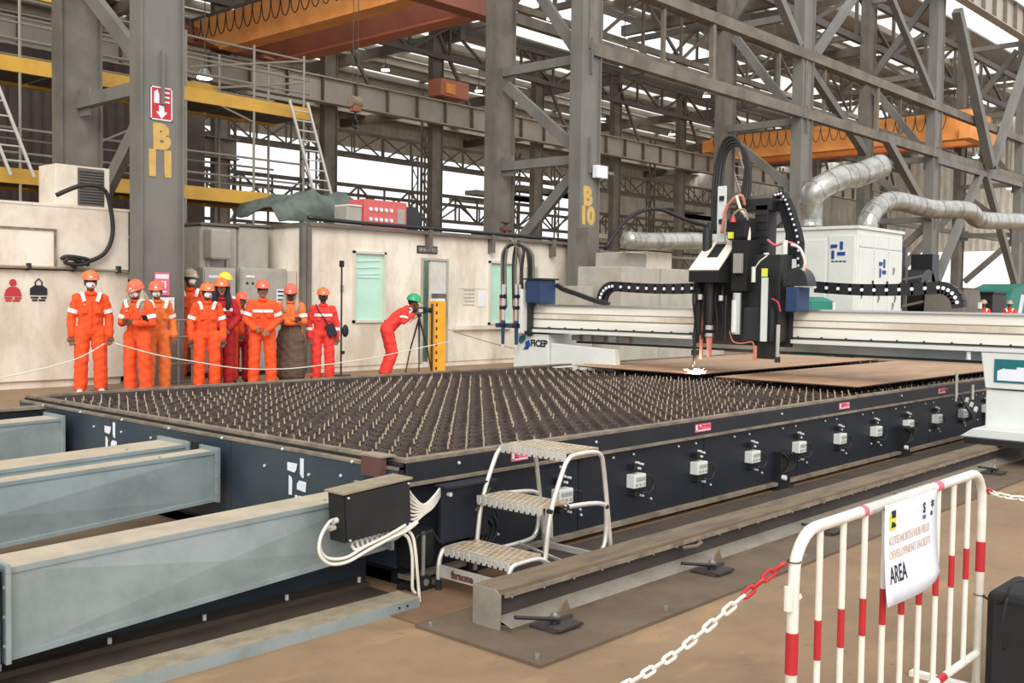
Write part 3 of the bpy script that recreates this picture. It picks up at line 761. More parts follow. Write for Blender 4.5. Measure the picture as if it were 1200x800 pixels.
# roof items
q = MB(); N = 14
vs = []; fs = []
for i in range(N + 1):
    for j in range(7):
        x = i / N * 2.75; y = j / 6 * 1.6
        z = .12 + .55 * max(0, 1 - ((x - 1.4) / 1.5) ** 2) ** .7 + .09 * sin(7 * x + j) + .04 * sin(15 * x)
        if j == 0: z *= .15
        vs.append((x, y, z))
for i in range(N):
    for j in range(6): a = i * 7 + j; fs.append((a, a + 7, a + 8, a + 1))
q.add(vs, fs)
o = q.build('tarpaulin', 'tarp', loc=(11.75, 16.68, 2.84), smooth=True)
sm = o.modifiers.new('thick', 'SOLIDIFY'); sm.thickness = .02
tag(o, 'dusty grey green tarpaulin heaped on the booth roof', 'tarpaulin')
r = thing('electric_panel', 'red site power panel with two rows of white sockets on the booth roof', 'panel', (13.35, 16.1, 2.84))
box('housing', 'panel_red', r, 0, 1.12, 0, .5, 0, .56, .01)
for k in range(5):
    for j in range(2): MB().cyl((.16 + k * .135, -.02, .17 + j * .2), (.16 + k * .135, 0, .17 + j * .2), .04, 10).build('socket', 'paper', r)
box('label_plate', 'grey_box', r, .86, 1.06, -.012, 0, .12, .42)
o = thing('wooden_crate', 'pale open crate beside the red power panel', 'crate', (12.95, 16.15, 2.84)); box('side', 'grey_box', o, 0, .38, 0, .4, 0, .4, .01); box('lid', 'cream', o, .02, .36, -.02, .4, .4, .43)
o = MB().tube(smooth_path([(11.9, 15.98, 2.93), (13.2, 15.95, 2.9), (14.6, 15.93, 2.9), (16.6, 15.92, 2.9), (19.8, 15.92, 2.88)], 5), .04, 8).build('pipe', 'steel_dark', smooth=True); tag(o, 'dark hose lying along the front edge of the booth roof', 'hose')
r = thing('fan', 'grey round blower beside the red power panel', 'fan', (14.75, 16.4, 2.84)); MB().cyl((0, -.15, .26), (0, .2, .26), .26, 20).build('housing', 'steel_dark', r); MB().cyl((0, .2, .26), (.0, .3, .26), .3, 20).build('ring', 'grey_box', r); box('foot', 'steel_dark', r, -.2, .2, -.1, .2, 0, .05)
r = thing('valve_assembly', 'rusty valve stub standing on the booth roof', 'valve', (17.6, 16.2, 2.84)); MB().cyl((0, 0, 0), (0, 0, .35), .05, 10).build('stem', 'rust_red', r); MB().cyl((-.16, 0, .2), (.16, 0, .2), .06, 10).build('body', 'rust_red', r); MB().cyl((0, 0, .35), (0, 0, .38), .12, 12).build('wheel', 'rust_red', r)

# ================================================================ TABLE
TX0, TX1, TY0, TY1, TZ = 3.54, 15.0, 3.93, 8.45, .65
r = thing('cutting_table', 'long black plasma cutting table with a spiked slat bed', 'table', (TX0, TY0, 0))
LX, LY = TX1 - TX0, TY1 - TY0
table = r
# rim frame
box('rim', 'rim_dust', r, 0, LX, 0, .06, TZ - .018, TZ); box('rim', 'rim_dust', r, 0, LX, LY - .06, LY, TZ - .018, TZ)
box('rim', 'rim_dust', r, 0, .05, .06, LY - .06, TZ - .018, TZ); box('rim', 'rim_dust', r, LX - .05, LX, .06, LY - .06, TZ - .018, TZ)
MB().bx(-.055, -.01, 0, LY, TZ - .05, TZ - .035).build('lower_rim', 'rim_dust', r)
MB().bx(-.01, .0, 0.0, LY, TZ - .07, TZ - .02).build('rim_groove', 'black', r)
# fascia and side panels
box('fascia', 'navy', r, 0.0, LX, -.0, .03, .53, TZ - .018)
MB().bx(0, LX, -.03, .0, .515, .53).build('ledge', 'rim_dust', r)
panels = 8
src = None
for k in range(panels):
    w = LX / panels
    if src is None: src = MB().bx(.004, w - .004, .015, .05, .06, .515).build('side_panel', 'navy', r, loc=(0, 0, 0))
    else: inst(src, r, loc=(k * w, 0, 0))
box('bottom_flange', 'rim_dust', r, 0, LX, -.03, .05, .035, .06)
for k in range(3): box('end_panel', 'navy_face', r, -.05, -.0, k * LY / 3 + .005, (k + 1) * LY / 3 - .005, .1, TZ - .05)
box('far_panel', 'navy', r, 0, LX, LY - .05, LY, .06, TZ - .018); box('right_panel', 'navy', r, LX - .05, LX, .05, LY - .05, .06, TZ - .018)
box('end_panel', 'navy', r, -.04, 0, -.0, .12, .1, TZ - .02)
box('end_skirt', 'navy', r, .0, .05, 0.05, LY - .05, .0, .12)
bl = None
for (x, z) in [(a, b) for a in np.arange(.28, LX, .75) for b in (.475,)] + [(a + .43, .155) for a in np.arange(.28, LX, .75)] + [(a + .22, .475) for a in np.arange(.28, LX, .75)] + [(a, .19) for a in np.arange(.02, LX, 1.43)] + [(a + .1, .595) for a in np.arange(.28, LX, 1.2)]:
    yy = -.002 if z > .53 else .013
    if bl is None: bl = MB().cyl((0, -.008, 0), (0, 0, 0), .008, 8).build('bolt', 'white_bolt', r, loc=(x, yy, z))
    else: inst(bl, r, loc=(x, yy, z))
for y in (3.95 - .1, 3.25, 2.85, 2.45, 1.65, 1.15, .73, .45, .2):
    for dz in (0,): 
        o = inst(bl, r, loc=(-.052, y, TZ - .13 - (.03 if int(y * 10) % 2 else 0))); o.rotation_euler = (0, 0, -pi / 2)
for k in range(7):
    o = inst(bl, r, loc=(-.057, .35 + k * .62, TZ - .043)); o.rotation_euler = (0, 0, -pi / 2)
# side brackets hiding hose clusters
for xx in (4.45, 8.45):
    pass
# extraction valve boxes with hose loops
for k in range(12):
    x = .42 + k * .756 ; 
    v = MB().bx(0, .13, -.05, .015, 0, .088).build('valve_box', 'machine_white', r, loc=(x, 0, .262), bevel=.004)
    v['label'] = 'white valve block'
    q = MB()
    for j in range(3): q.bx(.015 + j * .04, .035 + j * .04, -.056, -.05, .015, .03); q.bx(.02 + j * .035, .045 + j * .035, -.056, -.05, .045, .07)
    q.build('socket', 'grey_box', v)
    MB().tube([(.13, -.03, .06), (.17, -.045, .07), (.205, -.05, .05), (.22, -.05, .01), (.205, -.05, -.03), (.17, -.045, -.05), (.12, -.03, -.04)], .006, 6).build('hose', 'steel_dark', v, smooth=True)
    MB().cyl((.05, -.03, -.045), (.05, .015, -.045), .018, 10).build('fitting', 'steel_dark', v)
    MB().bx(.02, .06, -.03, .015, .11, .15).build('regulator', 'black', v)
    for (a, b) in ((.12, .115), (.15, .14), (.1, .155), (.16, -.07)): MB().cyl((a, -.012, b), (a, .015, b), .008, 8).build('fitting', 'white_bolt', v)
# pink warning labels on the fascia
for (x0, w) in ((.80, .14), (2.72, .2), (5.02, .2), (7.34, .2)):
    p = box('warning_label', 'pink', r, x0, x0 + w, -.006, 0.0, .555, .61); p['label'] = 'pink and white warning label'
    box('print', 'paper', p, x0 + .004, x0 + w - .004, -.0075, -.006, .562, .568); box('print', 'paper', p, x0 + .004, x0 + .02, -.0075, -.006, .56, .605)
    for q0, q1, zz in ((.15, .55, .592), (.62, .95, .592), (.15, .38, .576)): box('print', 'ink_red', p, x0 + w * q0, x0 + w * q1, -.0075, -.006, zz - .005, zz + .006)
# support legs with cable clusters
for x in (.42, 3.9, 6.35, 8.9):
    lg = box('support_leg', 'black', r, x, x + .16, -.05, .02, 0.0, .30)
    MB().bx(x - .05, x + .21, -.06, .06, 0, .02).build('foot_plate', 'black', lg)
    q = MB()
    for j in range(4):
        a = x + .02 + j * .035
        q.tube(smooth_path([(a, -.055, .13), (a + .05, -.075, .17), (a + .06, -.08, .24), (a - .02 + .02 * j, -.07, .29), (a + .1, -.055, .25 - .02 * j)], 4), .006, 5)
    q.build('cable_loop', 'cable_black' if x > 1 else 'steel_dark', lg, smooth=True)
    MB().cyl((x + .03, -.08, .1), (x + .03, -.05, .1), .02, 10).build('fitting', 'white_bolt', lg)
box('frame_foot', 'black', r, 0, LX, .1, LY - .1, 0, .06)
# tray and slats
box('tray', 'tray', r, .05, LX - .05, .06, LY - .06, .40, .43)
box('inner_wall', 'slat', r, .05, LX - .05, .05, .065, .42, TZ - .018); box('inner_wall', 'slat', r, .05, LX - .05, LY - .065, LY - .05, .42, TZ - .018)
DXs, DYs = .15, .146
nx, ny = int((LX - .2) / DXs), int((LY - .2) / DYs)
# cross slat: wavy top edge strip
q = MB(); prof = [(0, .44)]
Lw = ny * DYs + .1
for j in range(ny + 1):
    prof += [(j * DYs + .02, .565), (j * DYs + DYs * .5, .60), (j * DYs + DYs * .95, .565)]
prof = [(u, v) for u, v in prof if u <= Lw] + [(Lw, .565), (Lw, .44)]
for (a, b), (c, d_) in zip(prof[1:-2], prof[2:-1]):
    q.add([(-.004, a, .44), (-.004, c, .44), (-.004, c, d_), (-.004, a, b), (.004, a, .44), (.004, c, .44), (.004, c, d_), (.004, a, b)], [(0, 1, 2, 3), (4, 7, 6, 5), (3, 2, 6, 7)])
sl = q.build('slat', 'slat', r, loc=(.14, .1, 0))
for i in range(1, nx): inst(sl, r, loc=(.14 + i * DXs, .1, 0))
q = MB()
Lw = nx * DXs
for i in range(nx):
    a = i * DXs
    for (u0, v0, u1, v1) in ((a, .56, a + DXs / 2, .585), (a + DXs / 2, .585, a + DXs, .56)):
        q.add([(u0, -.004, .44), (u1, -.004, .44), (u1, -.004, v1), (u0, -.004, v0), (u0, .004, .44), (u1, .004, .44), (u1, .004, v1), (u0, .004, v0)], [(0, 1, 2, 3), (4, 7, 6, 5), (3, 2, 6, 7)])
sb = q.build('cross_slat', 'slat_worn', r, loc=(.1, .14, 0))
for j in range(1, ny): inst(sb, r, loc=(.1, .14 + j * DYs, 0))
# intermediate diagonal filler strips give the bed its crinkled look
q = MB()
for i in range(nx):
    for j in range(ny):
        x = .14 + i * DXs; y = .14 + j * DYs
        if (i + j) % 2: q.bar((x, y, .54), (x + DXs, y + DYs, .555), .006, .05)
        else: q.bar((x + DXs, y, .555), (x, y + DYs, .54), .006, .05)
stuff(q.build('bed_lattice', 'slat', r))
# pins
pos = []
plates = [(9.72, 14.62, 4.28, 5.88), (9.90, 14.75, 6.2, 8.1)]
rnd = random.Random(3)
for i in range(nx):
    for j in range(ny):
        x = .24 + i * DXs; y = .25 + j * DYs
        gone = noise.noise(Vector((x * .9, y * 1.1, 2.2))) > .36 or rnd.random() < .05
        if gone or y > LY - .1 or x > LX - .1: continue
        if any(a < x + TX0 < b and c < y + TY0 < d2 for a, b, c, d2 in plates): h = .012
        else: h = rnd.uniform(.028, .046)
        pos.append((x, y, h))
pos.sort(key=lambda p: (p[0] + TX0) ** 2 + (p[1] + TY0) ** 2)
pm = MB().add([(-.005, -.002, 0), (.005, -.002, 0), (.005, .002, 0), (-.005, .002, 0), (-.0035, -.002, 1), (.0035, -.002, 1), (.0035, .002, 1), (-.0035, .002, 1)], [(0, 1, 5, 4), (1, 2, 6, 5), (2, 3, 7, 6), (3, 0, 4, 7), (4, 5, 6, 7)]).build('spike', 'pin', r)
pm.data.name = 'spike'
for k, (x, y, h) in enumerate(pos[:300]):
    o = pm if k == 0 else inst(pm, r)
    o.location = (x, y, .595); o.scale = (1, 1, h); o.rotation_euler = (rnd.uniform(-.12, .12), rnd.uniform(-.12, .12), rnd.uniform(-.4, .4) - .8)
q = MB()
for (x, y, h) in pos[300:]:
    a = rnd.uniform(-.4, .4) - .8; c, s_ = cos(a) * .0055, sin(a) * .0055; tx, ty = rnd.uniform(-.007, .007), rnd.uniform(-.007, .007)
    q.add([(x - c, y - s_, .595), (x + c, y + s_, .595), (x + c * .7 + tx, y + s_ * .7 + ty, .595 + h), (x - c * .7 + tx, y - s_ * .7 + ty, .595 + h),
           (x - c - s_ * .4, y - s_ + c * .4, .595), (x + c - s_ * .4, y + s_ + c * .4, .595), (x + c * .7 + tx - s_ * .4, y + s_ * .7 + ty + c * .4, .595 + h), (x - c * .7 + tx - s_ * .4, y - s_ * .7 + ty + c * .4, .595 + h)],
          [(0, 1, 2, 3), (4, 7, 6, 5), (3, 2, 6, 7), (0, 3, 7, 4), (1, 5, 6, 2)])
stuff(q.build('spike_field', 'pin', r))
# white marks on the end panel (four petals)
def mark(y, z, s, m='paper', x=-.054, parent=r):
    # petals drawn in (Y to the left, Z) seen from -X: y decreasing to the right
    def pl(pts): MB().prism([(y - TY0 - u * s, z + v * s) for u, v in pts], 'x', x - .003, x).build('mark', m, parent)
    pl([(-.5, .42), (.02, .42), (-.04, .2), (-.12, .12), (-.5, .16)])
    pl([(.18, .62), (.36, .62), (.36, .0), (.26, .02), (.18, .12)])
    pl([(-.42, 0), (-.3, -.04), (-.24, -.14), (-.26, -.62), (-.42, -.62)])
    pl([(.02, -.22), (.14, -.1), (.5, -.12), (.46, -.44), (.02, -.4)])
mark(6.93, .468, .175); mark(4.77, .464, .175)
for k in range(3): box('print', 'paper', r, -.057, -.054, 4.76 - TY0 - .035 * k, 4.785 - TY0 - .035 * k, .335, .36)
# rust red corner bracket and black tab on the end
box('corner_bracket', 'rust_red', r, -.10, -.058, .08, .23, .56, .66); MB().bx(-.10, .0, .07, .25, .66, .668).build('bracket_top', 'dust_top', r)
# dark rear apron beyond the left edge
o = thing('dust_trough', 'dark blue steel trough running from the far left corner of the table', 'trough', (-1.5, 8.0, 0)); box('side', 'navy', o, 0, 4.95, 0, .05, 0, .58); box('lip', 'rim_dust', o, 0, 5.0, -.02, .12, .58, .6); box('side', 'navy', o, 0, 5.0, .4, .45, 0, .5)

# plates lying on the bed
def plate_obj(label, x0, x1, y0, y1, z, cuts=()):
    q = MB().bx(x0, x1, y0, y1, z, z + .012, 1, top=0)
    o = q.build('steel_plate', ['plate_rust', 'plate_edge']); tag(o, label, 'steel plate'); return o
plate_obj('large brown steel plate lying nearest on the right half of the slat bed', 9.72, 14.62, 4.28, 5.88, .655)
plate_obj('brown steel plate under the cutting head, being cut', 9.90, 14.75, 6.2, 8.05, .655)
o = box('steel_strip', 'machine_white', None, 9.55, 9.95, 7.9, 8.0, .656, .664); tag(o, 'short white strip lying at the left edge of the far steel plate', 'strip')

# ================================================================ DUCTS AT THE TABLE END
def duct(label, x0, x1, yn, yf, zb0, zb1, zt0, zt1, ridge=False):
    r = thing('extraction_duct', label, 'duct', (x0, yn, 0), 'galvanised ducts at the table end')
    L = x1 - x0; W = yf - yn; t = .012
    # near side panel, cross broken: four faces meeting at a raised centre
    c = (L * .5, -.016, (zb0 + zb1 + zt0 + zt1) / 4)
    q = MB().add([(0, 0, zb0), (L, 0, zb1), (L, 0, zt1), (0, 0, zt0), c], [(0, 1, 4), (1, 2, 4), (2, 3, 4), (3, 0, 4)])
    q.add([(0, t, zb0), (L, t, zb1), (L, t, zt1), (0, t, zt0)], [(3, 2, 1, 0)]); q.build('side_panel', 'galv', r)
    q = MB().add([(0, W, zb0), (L, W, zb1), (L, W, zt1), (0, W, zt0)], [(0, 1, 2, 3)]).add([(0, 0, zb0), (L, 0, zb1), (L, W, zb1), (0, W, zb0)], [(0, 1, 2, 3)])
    q.build('far_panel', 'galv', r)
    MB().add([(0, -.005, zt0), (L, -.005, zt1), (L, W, zt1), (0, W, zt0), (0, -.005, zt0 + .008), (L, -.005, zt1 + .008), (L, W, zt1 + .008), (0, W, zt0 + .008)], [(4, 5, 6, 7), (0, 1, 5, 4), (1, 2, 6, 5), (3, 0, 4, 7), (2, 3, 7, 6), (0, 3, 2, 1)]).build('top_panel', 'galv_dust', r)
    MB().bar((0, -.004, zt0), (L, -.004, zt1), .012, .02).build('edge', 'galv', r)
    MB().bar((0, -.004, zb0), (L, -.004, zb1), .012, .02).build('edge', 'galv', r)
    for xx, zb, zt in ((0, zb0, zt0), (L, zb1, zt1)):
        box('flange', 'galv', r, xx - .014, xx + .004, -.045, -.004, zb - .01, zt - .001); box('flange', 'galv', r, xx - .014, xx + .004, -.045, W + .03, zt, zt + .03)
        bb = None
        for k in range(3):
            z = zb + (zt - zb) * (k + .5) / 3
            if bb is None: bb = MB().cyl((-.02, 0, 0), (-.012, 0, 0), .007, 6).build('bolt', 'bolt', r, loc=(xx, -.028, z))
            else: inst(bb, r, loc=(xx, -.028, z))
    for k in range(3): MB().cyl((L - .1 - .12 * k, W * .3, zt1), (L - .1 - .12 * k, W * .3, zt1 + .002), .01, 6).build('rivet', 'bolt', r)
    return r
duct('nearest pale galvanised duct in the foreground at the lower left', 1.555, 3.40, 3.90, 4.12, .13, .235, .455, .505)
duct('pale galvanised duct section just cut by the left edge, joined to the nearest duct', .3, 1.515, 3.90, 4.12, .06, .13, .42, .455)
duct('middle galvanised duct whose flange ends by the black tab', .8, 3.40, 5.46, 5.60, .10, .25, .45, .535)
duct('low galvanised duct with a dusty top right behind the middle one', .8, 3.36, 5.72, 6.02, .10, .25, .47, .55)
duct('farthest galvanised duct at the left edge', .4, 3.40, 7.50, 7.75, .10, .22, .47, .55)
o = box('tab', 'black_matte', None, 3.36, 3.385, 5.62, 5.71, .45, .585, .004); tag(o, 'small black tab plate standing on the end of the middle duct', 'plate')
for i, (x, y) in enumerate(((3.30, 5.25), (3.43, 5.3), (3.40, 5.12))):
    r = thing('duct_foot', 'small black levelling foot under the end of the middle duct', 'foot', (x, y, 0), 'levelling feet by the middle duct'); MB().cyl((0, 0, 0), (0, 0, .03), .035, 10).build('pad', 'black', r); MB().cyl((0, 0, .03), (0, 0, .1), .014, 8).build('stud', 'steel_dark', r)
# floor channel
r = thing('floor_channel', 'galvanised cable channel lying on the floor in front of the ducts', 'channel', (.6, 3.60, 0))
box('cover', 'dust_top', r, 0, 2.74, 0, .15, .045, .055); box('side', 'galv', r, 0, 2.74, -.004, .0, 0, .052); box('side', 'galv', r, 0, 2.74, .15, .154, 0, .052); box('end_cap', 'galv', r, 2.736, 2.742, 0, .15, 0, .05)
for k in range(2): MB().cyl((2.66 - .05 * k, -.008, .03), (2.66 - .05 * k, 0, .03), .006, 6).build('screw', 'steel_dark', r)
# table sub frame visible below the nearest duct
o = box('floor_shade_sheet', 'shade_floor', None, .2, 3.4, 3.78, 5.3, 0, .006); tag(o, 'oily dark sheet on the floor below the nearest ducts', 'steel plate')  # dark sheet laid in as the shade under the ducts
r = thing('sub_frame', 'dark blue base rail of the table under the nearest duct', 'frame', (1.2, 4.16, 0)); box('rail', 'navy_face', r, 0, 2.28, 0, .1, 0, .3); box('foot_bar', 'shade_floor', r, 0, 2.2, -.12, 0, 0, .03)
for k in range(5):
    b_ = MB().cyl((.4 + k * .44, -.09, .03), (.4 + k * .44, -.09, .055), .009, 8).build('anchor_bolt', 'white_bolt', r)

# ================================================================ BLACK JUNCTION BOX AND CABLES
r = thing('junction_cabinet', 'black junction box with white cables on the end of the nearest duct', 'cabinet', (2.97, 3.70, .355)); r.rotation_euler = (0, radians(-3.5), 0)
box('body', 'black_matte', r, 0, .40, .0, .11, 0, .225, .004); box('door', 'black', r, .008, .395, -.012, 0, .006, .218, .003); box('lid', 'dust_top', r, -.01, .41, -.02, .125, .225, .236, .002)
for (a, b) in ((.02, .208), (.385, .208), (.02, .012), (.385, .012)): MB().cyl((a, -.018, b), (a, -.01, b), .005, 8).build('screw', 'white_bolt', r)
for zz, yy in ((.10, .05), (.065, .07)):
    MB().cyl((-.025, yy, zz), (0, yy, zz), .014, 12).build('cable_gland', 'cable_white', r)
for k in range(10): MB().cyl((.09 + k * .028, .035, -.02), (.09 + k * .028, .035, 0), .009, 8).build('cable_gland', 'white_bolt', r)
def cable(label, pts, rad, m='cable_white', group=None, n=6):
    o = MB().tube(smooth_path(pts, n), rad, 7).build('cable', m, smooth=True); tag(o, label, 'cable', group); return o
cable('upper white cable looping out of the left side of the black junction box', [(2.95, 3.75, .46), (2.90, 3.73, .455), (2.84, 3.71, .40), (2.83, 3.70, .33), (2.88, 3.69, .28), (2.97, 3.68, .275), (3.08, 3.67, .31), (3.2, 3.66, .345), (3.30, 3.65, .37), (3.37, 3.65, .40)], .008)
cable('lower white cable looping out of the left side of the black junction box', [(2.95, 3.77, .425), (2.905, 3.76, .42), (2.86, 3.74, .38), (2.86, 3.73, .33), (2.90, 3.72, .295), (2.98, 3.70, .29), (3.08, 3.69, .325), (3.2, 3.68, .355), (3.32, 3.68, .39)], .008)
for k in range(9):
    x = 3.04 + k * .03
    cable('short white cable curving out under the black junction box', [(x, 3.735, .345 + k * .0018), (x - .005, 3.72, .322), (x + .03, 3.70, .318 + k * .003), (3.36 + k * .002, 3.69 - k * .003, .37 + k * .004)], .0078, group='white cables under the black junction box', n=4)
for k in range(8):
    z = .40 + k * .024
    cable('white cable of the bundle gathered at the right of the black junction box', [(3.37, 3.76 - .003 * k, z), (3.42, 3.745, z - .03 - .004 * k), (3.49, 3.74, .405 + .007 * k), (3.57, 3.75, .435 + .007 * k), (3.70, 3.83, .475 + .005 * k)], .0065, group='white cables right of the junction box', n=4)
cable('pair of white cables hanging down to the floor channel, left one', [(3.28, 3.67, .36), (3.32, 3.66, .33), (3.345, 3.66, .25), (3.35, 3.66, .17), (3.36, 3.67, .08), (3.38, 3.67, .05)], .008)
cable('pair of white cables hanging down to the floor channel, right one', [(3.32, 3.67, .37), (3.35, 3.66, .33), (3.36, 3.65, .25), (3.37, 3.65, .17), (3.39, 3.66, .08), (3.40, 3.66, .0)], .008)
# bracket box beside it
r = thing('corner_console', 'dark blue console plate at the near corner of the table', 'console', (3.67, 3.74, .22))
box('face', 'navy', r, 0, .35, .06, .08, .0, .29); box('hood', 'navy', r, -.01, .36, .0, .1, .29, .30); MB().cyl((.05, .04, .25), (.05, .06, .25), .012, 10).build('bolt', 'white_bolt', r)
MB().tube([(.3, .0, .26), (.24, .0, .2), (.2, .01, .15)], .008, 6).build('lever', 'steel_dark', r)
r = thing('level_jack', 'dark levelling jack frame under the near table corner', 'jack', (3.48, 3.80, 0)); box('bracket', 'black', r, 0, .16, .02, .12, .12, .3); MB().cyl((.07, 0, .02), (.07, 0, .3), .01, 8).build('stud', 'bolt', r); MB().tube([(.0, -.01, .14), (-.01, -.01, .26), (.02, -.01, .29), (.12, -.01, .3), (.16, -.01, .25), (.2, -.01, .22)], .006, 6).build('wire_guard', 'steel_dark', r); box('foot', 'black', r, 0, .14, -.02, .12, 0, .02)
o = thing('caster', 'small grey wheel beside the foot of the step stool', 'wheel', (3.56, 3.80, .045)); MB().cyl((0, -.012, 0), (0, .012, 0), .04, 16).build('tyre', 'steel_dark', o); MB().cyl((0, -.016, 0), (0, .016, 0), .018, 12).build('hub', 'bolt', o)

# ================================================================ GANTRY RAIL AND FLOOR PLATES
r = thing('floor_plate', 'dusty brown steel plate under the rail, its corner in front of the stool', 'steel plate', (3.13, 2.66, 0))
box('sheet', 'base_plate', r, 0, 6.3, 0, .74, 0, .015); box('sheet', 'base_plate', r, 6.31, 13, 0, .74, 0, .015)
for (x, y) in ((.05, .06), (.04, .68), (.98, .06), (2.4, .06), (3.9, .06), (5.4, .06)): MB().cyl((x, y, .015), (x, y, .034), .011, 8).build('anchor_bolt', 'silver', r)
o = box('rusty_floor_plate', 'oil_rust', None, 3.16, 4.1, 3.42, 3.86, 0, .008); tag(o, 'thin rusty brown plate on the floor under the stool', 'steel plate')
o = box('shaded_floor_strip', 'shade_floor', None, 4.12, 15, 3.42, 3.88, 0, .01); tag(o, 'dusty steel strip on the floor between the rail and the table', 'steel plate')  # the table's shade is put into the strip's colour
r = thing('gantry_rail', 'heavy dusty steel rail beam running along the near side of the table', 'rail', (3.34, 3.07, .015))
RL = 11.9
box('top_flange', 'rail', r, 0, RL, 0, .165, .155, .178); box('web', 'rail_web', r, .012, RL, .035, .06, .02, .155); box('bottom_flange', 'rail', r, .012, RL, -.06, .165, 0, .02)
MB().bar((.02, -.004, .15), (RL, -.004, .15), .012, .02).build('rack', 'rim_dust', r)
MB().prism([(0, .0), (.165, .0), (.165, .176), (.03, .176), (.0, .15)], 'x', -.01, .0).build('end_plate', 'rail_end', r)
MB().add([(0, .035, .02), (RL, .035, .02), (RL, -.06, .02), (0, -.06, .02), (0, .035, .05), (RL, .035, .05)], [(0, 1, 2, 3), (3, 2, 5, 4)]).build('toe_strip', 'rail_end', r)
b0 = None
for k in range(26):
    x = .06 + k * .22
    if b0 is None: b0 = MB().cyl((0, -.012, 0), (0, 0, 0), .006, 6).build('bolt', 'bolt', r, loc=(x, 0, .138))
    else: inst(b0, r, loc=(x, 0, .138))
MB().tube([(1.42, -.02, .13), (1.5, -.06, .135), (1.56, -.05, .14), (1.6, 0, .14)], .01, 6).build('clip', 'rail', r)
def clamp(x, i):
    r = thing('rail_clamp', ['rail clamp with a pointed gusset nearest the end of the rail', 'rail clamp with a pointed gusset, second from the rail end', 'rail clamp with a pointed gusset, third from the rail end',
                             'rail clamp behind the barrier, fourth from the rail end', 'rail clamp at the right above the barrier corner'][i], 'clamp', (x, 2.90, .015), 'rail clamps')
    MB().prism([(0, 0), (.11, 0), (.11, .04), (.075, .115), (0, .02)], 'y', .04, .052).build('gusset', 'rail', r)
    box('plate', 'rail_web', r, -.1, .1, -.04, .12, .0, .012); box('plate', 'rail_web', r, -.09, .07, -.06, .02, .012, .022)
    MB().cyl((-.03, .02, 0), (-.03, .02, .085), .009, 8).build('stud', 'bolt', r); MB().cyl((-.03, .02, .05), (-.03, .02, .064), .022, 6).build('nut', 'silver', r); MB().cyl((-.03, .02, .03), (-.03, .02, .04), .028, 6).build('nut', 'steel_dark', r)
    MB().cyl((-.03, .0, .045), (-.22, .09, .075), .009, 8).build('rod', 'steel_dark', r); box('tab', 'rail_web', r, -.03, .1, .02, .05, .02, .034)
for i, x in enumerate((3.56, 4.88, 6.25, 7.7, 9.5)): clamp(x, i)
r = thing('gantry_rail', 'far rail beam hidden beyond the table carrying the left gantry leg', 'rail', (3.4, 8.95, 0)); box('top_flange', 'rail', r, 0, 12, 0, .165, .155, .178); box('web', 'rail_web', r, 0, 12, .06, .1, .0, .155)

# ================================================================ STEP STOOL
r = thing('step_stool', 'aluminium three-step stool with ribbed treads beside the table corner', 'stool', (3.61, 3.28, 0))
WY = .47
for y in (0, WY):
    p = [(0, y, .045), (.0, y, .13), (.02, y, .19), (.06, y, .208), (.22, y, .208), (.30, y, .17), (.36, y, .145), (.66, y, .145), (.74, y, .17), (.765, y, .24), (.765, y, .36), (.74, y, .405), (.62, y, .425), (.42, y, .435)]
    MB().tube(smooth_path(p, 3), .0125, 10).build('side_rail', 'alu', r, smooth=True)
    p = [(.26, y, .03), (.275, y, .2), (.31, y, .42), (.40, y, .62), (.44, y, .672), (.49, y, .69), (.64, y, .69), (.70, y, .672), (.73, y, .62), (.78, y, .35), (.83, y, .03)]
    MB().tube(smooth_path(p, 3), .0125, 10).build('side_frame', 'alu', r, smooth=True)
    for x in (0, .26, .83): MB().cyl((x, y, 0), (x, y, .06), .017, 10).build('foot_cap', 'black', r)
def tread(x0, x1, z):
    t = box('tread', 'alu_tread', r, x0, x1, .012, WY - .012, z - .006, z)
    q = MB(); q.bx(x0 - .004, x0, .012, WY - .012, z - .035, z + .002); q.bx(x1, x1 + .004, .012, WY - .012, z - .03, z + .002)
    n = 12
    for k in range(n):   # scalloped front lip
        y0 = .012 + (WY - .024) * k / n; w = (WY - .024) / n
        q.prism([(x0 - .0045, z - .03), (x0 - .0045, z)], 'y', y0, y0) if False else q.bx(x0 - .007, x0 - .003, y0 + w * .2, y0 + w * .8, z - .045, z - .008)
    q.build('lip', 'alu', t)
    q = MB(); nx_, ny_ = 5, 11
    for a in range(nx_):
        for b in range(ny_):
            cx = x0 + (x1 - x0) * (a + .5) / nx_; cy = .02 + (WY - .04) * (b + .5 + .5 * (a % 2)) / (ny_ + .5)
            q.bx(cx - .013, cx + .013, cy - .004, cy + .004, z, z + .003)
    stuff(q.build('tread_ribs', 'alu', t))
tread(.03, .25, .222); tread(.26, .46, .452); tread(.44, .70, .705)
box('cross_bar', 'alu', r, -.008, .006, .012, WY - .012, .075, .135)
text('lettering', 'faraone', .05, (-.0095, WY / 2 + .06, .103), (0, -1, 0), (0, 0, 1), 'rust_red', r, .0008, .003)
MB().bar((.83, 0, .1), (.83, WY, .1), .02, .03).build('cross_bar', 'alu', r); MB().bar((.45, .0, .145), (.6, WY, .145), .012, .012).build('cross_bar', 'alu', r)
for y in (-.002, WY + .002):
    for (x, z) in ((.30, .43), (.43, .435), (.76, .39)): MB().cyl((x, y - .012, z), (x, y + .012, z), .012, 8).build('bolt', 'black', r)
MB().prism([(.70, .20), (.79, .15), (.775, .37), (.73, .36)], 'y', .38, .384).build('gusset_plate', 'alu', r)

